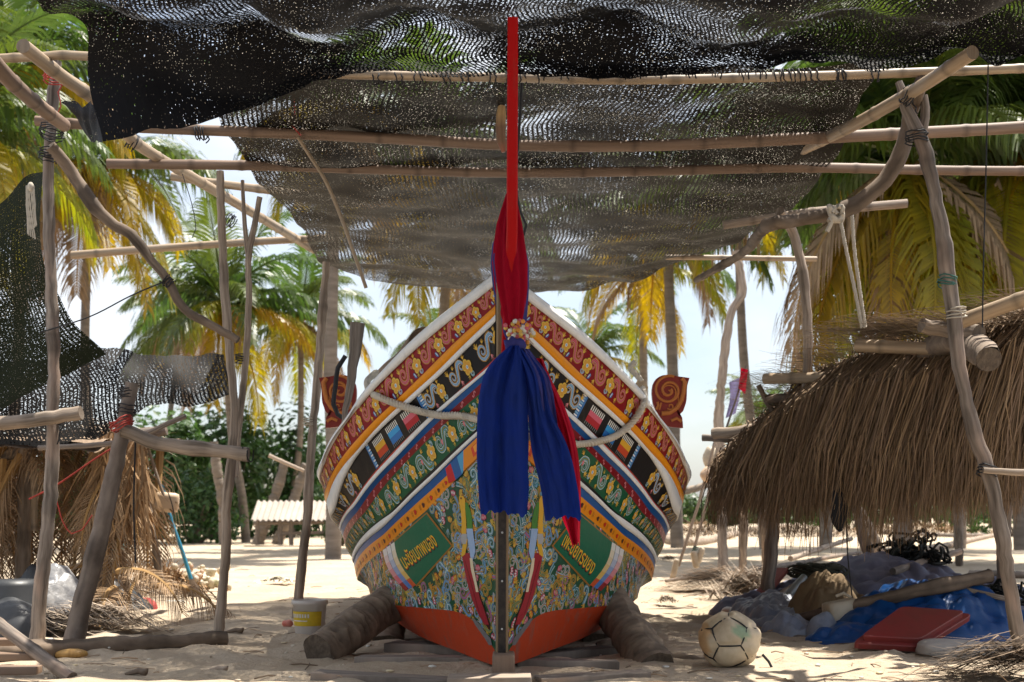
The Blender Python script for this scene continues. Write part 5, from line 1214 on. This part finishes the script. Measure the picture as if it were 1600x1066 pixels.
# ------------------------------------------------------------------ left: rack of poles and a palm leaf hut
rk=empty('pole_rack',(-2.8,8.2,0),'rough rack of grey poles lashed to a thick leaning post at left','pole rack')
pole('leaning_post',PP([(206,598),(198,640),(186,700),(170,775),(152,850),(132,930),(110,1026)],8.2),(.042,.066),M['branch_grey'],rk,knots=2,wob=.07,seg=14) if M.setdefault('branch_grey',mat_grain('grey_bark',(.22,.18,.15),(.11,.085,.07),sx=14,sy=5,bs=.8)) else None
pole('crosspole',PP([(-60,664),(0,661),(60,655),(127,645)],8.22),(.048,.044),M['pale_wood'],rk,knots=1)
pole('crosspole',PP([(192,672),(245,692),(300,699),(388,711)],8.1),(.050,.042),M['pale_wood'],rk,knots=4,wob=.2)
pole('crosspole',PP([(60,700),(190,690),(290,650)],8.9),(.02,.016),M['grey_wood'],rk)
lash(P(190,662,8.1),(.5,0,-1),.07,M['red_cord'],rk,turns=5); lash(P(197,640,8.15),(.2,0,1),.062,M['cord'],rk,turns=3); lash(P(386,711,8.1),(1,0,0),.046,M['cord'],rk,turns=2); lash(P(198,615,8.2),(0,0,1),.055,M['cord'],rk,tail=.1)
cord('black_line',PP([(212,680),(210,740),(209,800),(212,880)],8.3),.006,M['cord'],'black cord hanging from the pole rack')
ph=empty('palm_leaf_hut',(-4.2,11,0),'low hut walled with dried palm leaves at the far left','hut')
for pts,r,mt in [([(40,690,11.4),(38,800),(32,958)],.06,'pale_wood'),([(53,715,11.3),(54,830)],.03,'bamboo'),([(156,690,11.2),(150,790),(160,870),(172,958)],.05,'pale_wood'),([(190,860,11),(202,950)],.028,'pale_wood'),([(165,880,10.9),(172,960)],.055,'pale_wood'),([(-20,720,11.4),(60,700),(150,690),(260,672)],.05,'grey_wood'),([(-20,700,12.2),(170,672)],.05,'grey_wood'),([(215,690,11.6),(232,790),(250,905)],.03,'pale_wood')]:
    d=pts[0][2]; pole('hut_pole',PP([(q[0],q[1],q[2] if len(q)>2 else d) for q in pts]),r,M[mt],ph,knots=2,nodes=.3 if mt=='bamboo' else None)
dry=[]
for v in range(4):
    mb=frond_mesh(MB(),1.55,(-1.0,-1.25,-.7,.15)[v],(-1.75,-1.45,-1.8,-1.2)[v],34,.62,50+v,(.55,.75,.6,.5)[v],.028,ragged=.12); o=mb.build('dried_frond',M['dry'],smooth=False); dry.append(o.data); bpy.data.objects.remove(o)
rs=random.Random(9)
roof_sheet(ph,[(-6.2,10.2,1.55),(-3.35,10.3,1.42),(-3.5,13.6,1.62),(-7,13.6,1.7)],None,9,M['thatch'])
def dfrond(px,py,d,v,s,rz,rx=0,dark=False):
    o=bpy.data.objects.new('dried_frond',dry[v]); col.objects.link(o); o.parent=ph; o.location=P(px,py,d)-ph.location; o.scale=(s,s,s); o.rotation_euler=(rx,0,rz); return o
for i in range(16): dfrond(190+rs.uniform(-10,36),690+rs.uniform(-10,70),11.2+rs.uniform(-.3,.5),rs.choice((0,1,2)),rs.uniform(.5,.85),rs.uniform(-2.9,-1.2),rs.uniform(-.25,.25))
for i in range(12): dfrond(-10+rs.uniform(-30,52),700+rs.uniform(-8,30),11.3+rs.uniform(-.2,.8),rs.choice((0,1,2)),rs.uniform(.6,.95),rs.uniform(-2.6,-.5))
for i in range(16): dfrond(-40+i*19+rs.uniform(-8,8),690+rs.uniform(-6,16),13.2+rs.uniform(-.2,.4),rs.choice((0,1)),rs.uniform(.8,1.0),rs.uniform(-2.2,-1.0))
for i in range(8): dfrond(-40+i*30,700+rs.uniform(-12,4),11.2+rs.uniform(0,1.6),3,.7,rs.uniform(-3.3,.3))
for i in range(5): dfrond(200+rs.uniform(-25,36),905+rs.uniform(-20,30),10.6+rs.uniform(-.3,.3),3,.55,rs.uniform(-3.1,0))
mb=MB()
for x in range(-30,200,15):
    c=P(x,690-abs(x-90)*.04,11.8); straw(mb,40,x+99,[(c.x-.2,c.x+.2),(c.y-.7,c.y+.7),(c.z-.09,c.z+.13)],.6,.014,(-.5,.5),.18,(.6,1.6))
o=mb.build('roof_straw',M['pale_straw'],ph,smooth=False); o['kind']='stuff'
mb=MB()
for (x,y,k) in [(90,960,80),(60,985,90),(140,985,60),(190,938,60),(150,925,60),(230,930,50)]:
    g=G(x,y); straw(mb,k,x,[(g.x-.35,g.x+.35),(g.y-.35,g.y+.35),(.01,.13)],.5,.010,(-.7,.9),.3,(.8,1.8))
tag(mb.build('leaf_litter',M['pale_straw'],smooth=False),'pale straw and leaf litter strewn before the left hut','litter',kind='stuff')
M['dark_plastic']=mat_plain('dark_grey_plastic',(.040,.042,.046),(.028,.03,.032),scale=5,rough=.45,bs=.2,dist=.01)
g=on(18,985); dr=empty('barrel',g,'dark grey plastic barrel at the left edge','barrel')
lathe(MB(),g,[(0,.0),(.19,.0),(.20,.04),(.21,.2),(.215,.205),(.21,.21),(.20,.36),(.17,.40),(0,.40)],26).build('drum',M['dark_plastic'],dr)
mound('black_cover',M['dark_plastic'],'rounded black cover on the sand beside the barrel',-3.6,9.2,.34,.30,.24,17,.02,'cover',2)
mound('plastic_sheet',mat_plain('white_plastic',(.44,.43,.42),(.18,.18,.19),scale=9,rough=.3,bs=.6,dist=.02),'crumpled white plastic sheet behind the tall left post',-3.55,9.9,.30,.3,.38,19,.10,'plastic sheet',2.4)
mound('black_tarp',M['dark_plastic'],'low black tarpaulin inside the left hut',-3.75,11.4,.6,.5,.30,23,.10)
pal=empty('slat_panel',P(100,935,10.6),'grey wooden slat panel lying inside the left hut','panel')
for i in range(4):
    a=P(84+i*3,930+i*7,10.9-i*.25); b=P(124,926+i*8,10.9-i*.25); u=(b-a).normalized(); MB().box((a+b)/2,((b-a).length+.1,.06,.02),None).build('slat',M['pale_wood'],pal)
tag(lathe(MB(),P(177,862,11.4),[(0,0),(.10,.005),(.14,.10),(.15,.165),(.155,.17),(.145,.165),(.13,.10),(.09,.02)],24).build('basin',mat_plain('pale_blue_plastic',(.30,.55,.58),(.24,.46,.5),rough=.4)),'pale blue plastic basin among the dried leaves','basin')
tag(MB().tube(PP([(228,690),(244,740),(256,775)],12.6),.016,6).build('bare_stick',M['pale_wood']),'bare stick above the blue broom handle','stick')
br=empty('broom',on(306,935),'blue handled broom standing upside against the dried leaves','broom')
d=F*H/(930-HY)
MB().tube(PP([(252,756),(268,815),(285,862),(299,906)],d-.05),.021,8).build('handle',mat_plain('blue_handle',(.05,.30,.48),rough=.4),br)
mb=MB(); rs=random.Random(2)
for i in range(160):
    a=rs.uniform(0,6.28); q=rs.random()**.5; mb.tube([P(299+3*math.cos(a)*q,905,d-.05+.02*math.sin(a)),P(303+8*math.cos(a)*q,918,d-.05+.05*math.sin(a)*q),P(307+13*math.cos(a)*q,932+rs.uniform(-2,2),d-.05+.08*math.sin(a)*q)],.005,3,(rs.uniform(.8,1.3),)*3,cap=False)
mb.build('bristles',M['pale_straw'],br)
jc=empty('jerrycan',P(262,800,12.9),'tan square jerrycan float tied to the broom handle','jerrycan')
MB().box(P(261,785,12.9),(.235,.14,.20),Matrix.Rotation(.10,3,'Y')@Matrix.Rotation(.2,3,'Z'),bev=.045).build('body',mat_plain('tan_plastic',(.62,.47,.32),(.55,.40,.27),scale=4,rough=.45),jc)
MB().tube([P(x,y,12.78) for x,y in [(262,768),(268,785),(272,802)]],.006,5).build('strap',M['cord'],jc)
rb_=MB(); rs=random.Random(6); g=G(308,922)
for i in range(90):
    q=g+Vector((rs.gauss(0,.16),rs.gauss(0,.14),abs(rs.gauss(.08,.08))+.03)); rb_.blob(q,(rs.uniform(.02,.06),rs.uniform(.02,.06),rs.uniform(.015,.05)),8,6,f=lambda v:1+.25*mnoise.noise(v*3+q),c=rs.choice([(1,.98,.9),(1,.95,.85),(1,.9,.75),(.9,.95,.8),(1,.8,.7),(1,1,1),(1,1,.95)]))
tag(rb_.build('rubbish_bag',mat_plain('thin_plastic',(.78,.72,.62),(.6,.54,.42),scale=12,rough=.4,trans=.3)),'split bag of pale rubbish beside the broom','rubbish')
mound('red_rag',mat_plain('red_rag',(.42,.07,.06),(.3,.03,.03),scale=14,rough=.8),'crumpled red rag on the sand before the dried leaves',-3.38,11.8,.12,.12,.07,29,.05,'rag',2,n=26)
tag(MB().box(on(274,936,.012),(.18,.10,.03),Matrix.Rotation(.3,3,'Z'),bev=.01).build('foam_scrap',M['white_print']),'white foam scrap on the sand near the red rag','foam scrap')
q=[G(-40,1032),G(100,1022),G(240,1014),G(352,1006)]
for v in q: v.z=.03
pole('ground_log',q,(.062,.050),M['branch'],knots=3,label='long log half sunk in the sand between the left posts',cat='log')
pole('bamboo_pole',PP([(-30,955,7.2),(20,992,7.0),(60,1022,6.85),(112,1060,6.72)]),.036,M['grey_wood'],nodes=.3,label='grey bamboo pole slanting into the sand at lower left',cat='pole')
for i,(x0,x1,y,lab) in enumerate([(-30,62,1066,'lowest reddish board in the lower left corner'),(-30,66,1052,'upper reddish board of the stack in the lower left corner'),(-30,30,1036,'short board behind the stack in the lower left corner')]):
    a=G(x0,y);b=G(x1,y-1); a.z=b.z=.05+.03*i; plank(a,b,.11,.04,lab,group='boards stacked at lower left',mat='old_bamboo')
mound('clear_wrapper',M['cloudy'],'crumpled clear plastic wrapper beside the foot of the tall left post',-2.88,8.0,.07,.07,.06,41,.05,'wrapper',2,n=24)
tag(MB().blob(on(112,1024,.02),(.10,.06,.035),12,8,f=lambda v:1+.2*mnoise.noise(v*2),c=(1.1,.85,.4)).build('husk',M['bamboo']),'yellow dried husk at the foot of the leaning post','husk')
# far: little stand with a corrugated roof
st=empty('roofed_stand',P(460,850,33),'small open stand under a pale corrugated roof beyond the sand','stand')
mb=MB(); rows=[]
for i,(y,xo,d) in enumerate([(783,4,33.6),(813,-6,32.4)]):
    rows.append([P(398+xo+(528-398)*u,y,d)+Vector((0,0,.024*math.sin(u*15*2*math.pi))) for u in np.linspace(0,1,129)])
r2=[[p+Vector((0,0,-.02)) for p in r] for r in rows]
mb.grid(rows); mb.grid(r2); mb.build('corrugated_roof',mat_plain('fibre_cement',(.44,.39,.34),(.33,.28,.24),scale=2,rough=.9),st)
for (x0,y0,x1,y1,r) in [(402,812,402,852,.06),(438,812,438,852,.06),(455,812,455,852,.06),(520,812,520,852,.06)]: MB().tube(PP([(x0,y0),(x1,y1)],33),r,6).build('post',M['grey_wood'],st)
MB().tube(PP([(396,818),(526,816)],33),.05,6).build('beam',M['grey_wood'],st); MB().tube(PP([(438,834),(520,832)],33),.045,6).build('rail',M['grey_wood'],st)
for (a,b,lab) in [((446,722),(402,852),'leaning bare trunk left of the corrugated roof'),((478,726),(432,852),'leaning bare trunk right of the first one behind the corrugated roof')]:
    pole('leaning_trunk',PP([b,((a[0]+b[0])/2+2,(a[1]+b[1])/2),a],34.5),(.17,.12),M['palm_trunk'],label=lab,cat='tree trunk')
pole('leaning_trunk',PP([(352,852),(350,800),(340,740),(334,690)],34),(.16,.11),M['palm_trunk'],label='slim bare trunk beside the left posts',cat='tree trunk')
pole('stick',PP([(420,712),(475,736)],20),.03,M['pale_wood'],label='pale stick reaching from the post left of the hull',cat='stick')
# twigs, shells and scraps over the sand
mb=MB(); rs=random.Random(17)
for i in range(420):
    px=rs.uniform(-40,1640); py=HY+rs.choice((rs.uniform(60,150),rs.uniform(110,266),rs.uniform(110,266))); g=on(px,py)
    if abs(px-787)<210 and py<1035: continue
    l=rs.uniform(.02,.16)*rs.random()+.02; a=rs.uniform(0,6.28); d=Vector((math.cos(a),math.sin(a),0))*l; k=rs.choice((.8,1.2,1.6,2,2.4)); g.z+=.006
    mb.tube([g-d,g+Vector((rs.uniform(-.02,.02),rs.uniform(-.02,.02),.008)),g+d],rs.uniform(.0015,.0045),4,(k,k*.95,k*.85),cap=False)
tag(mb.build('beach_litter',M['branch'],smooth=False),'twigs and scraps scattered over the sand','litter',kind='stuff')
mb=MB()
for i in range(160):
    px=rs.uniform(-40,1640); py=rs.uniform(900,1066); g=on(px,py,.006)
    mb.blob(g,(rs.uniform(.006,.025),rs.uniform(.006,.02),rs.uniform(.004,.01)),6,4,c=rs.choice([(1,1,1),(.9,.8,.7),(.6,.5,.4),(1,.85,.6)]))
tag(mb.build('shell_scraps',M['white_print']),'pale shells and plastic scraps on the sand','litter',kind='stuff')
for i,(px,py,lab) in enumerate([(215,1050,'black scrap of driftwood in the lower left sand'),(340,1044,'flat grey scrap on the lower left sand'),(368,992,'dark stick scrap right of the slim left post')]):
    g=on(px,py,.012); tag(MB().tube([g+Vector((-.07,0,0)),g+Vector((0,.02,.015)),g+Vector((.04,.0,.01)),g+Vector((.06,-.02,.03))],[.008,.018,.02,.006],6).build('scrap',M['branch'] if i!=1 else M['pale_wood']),lab,'scrap')
heap('rubbish_bits',430,912,.25,.2,.06,60,'white_print','scattered pale rubbish on the bright sand left of the bucket',44,.12,.03,cat='rubbish')

mound('black_bag',M['dark_plastic'],'crumpled black bag leaning in the left hut opening',-3.95,10.6,.30,.28,.36,61,.12,'bag',2,n=50)
mound('plastic_sheet',M['tarp_silver'],'grey silvery sheet crumpled over the barrel',-3.85,9.75,.28,.2,.30,63,.10,'plastic sheet',2.2,n=50)
heap('brush_heap',150,985,.55,.35,.16,420,'pale_straw','pale dry leaf strips heaped at the foot of the leaning post',71,.45,.010,ang=(-.6,.6))
heap('brush_heap',255,925,.35,.3,.22,420,'dry','tan dry leaf strips at the foot of the palm leaf hut',72,.5,.010,ang=(.6,2.6),rise=.8)
mb=MB(); rs=random.Random(77)
for i in range(620):
    x=rs.uniform(160,222); t0=P(x+rs.uniform(-8,8),rs.uniform(672,760),11.0+rs.uniform(-.3,.3)); L=rs.uniform(.3,.9); a=rs.gauss(-.1,.28); q=[t0,t0+Vector((math.sin(a)*L*.5,rs.uniform(-.05,.02),-L*.5)),t0+Vector((math.sin(a)*L*1.0+rs.gauss(0,.08),rs.uniform(-.1,.05),-L))]
    w_=Vector((rs.uniform(.004,.012),rs.uniform(-.006,.006),0)); k=rs.uniform(.6,1.7)
    mb.add([q[0]-w_,q[0]+w_,q[1]-w_,q[1]+w_,q[2]],[(0,1,3,2),(2,3,4)],[(0,0),(.02,0),(0,.3),(.02,.3),(.01,.6)],(k,k*.95,k*.86))
o=mb.build('leaf_strips',M['dry'],ph,smooth=False); o['kind']='stuff'
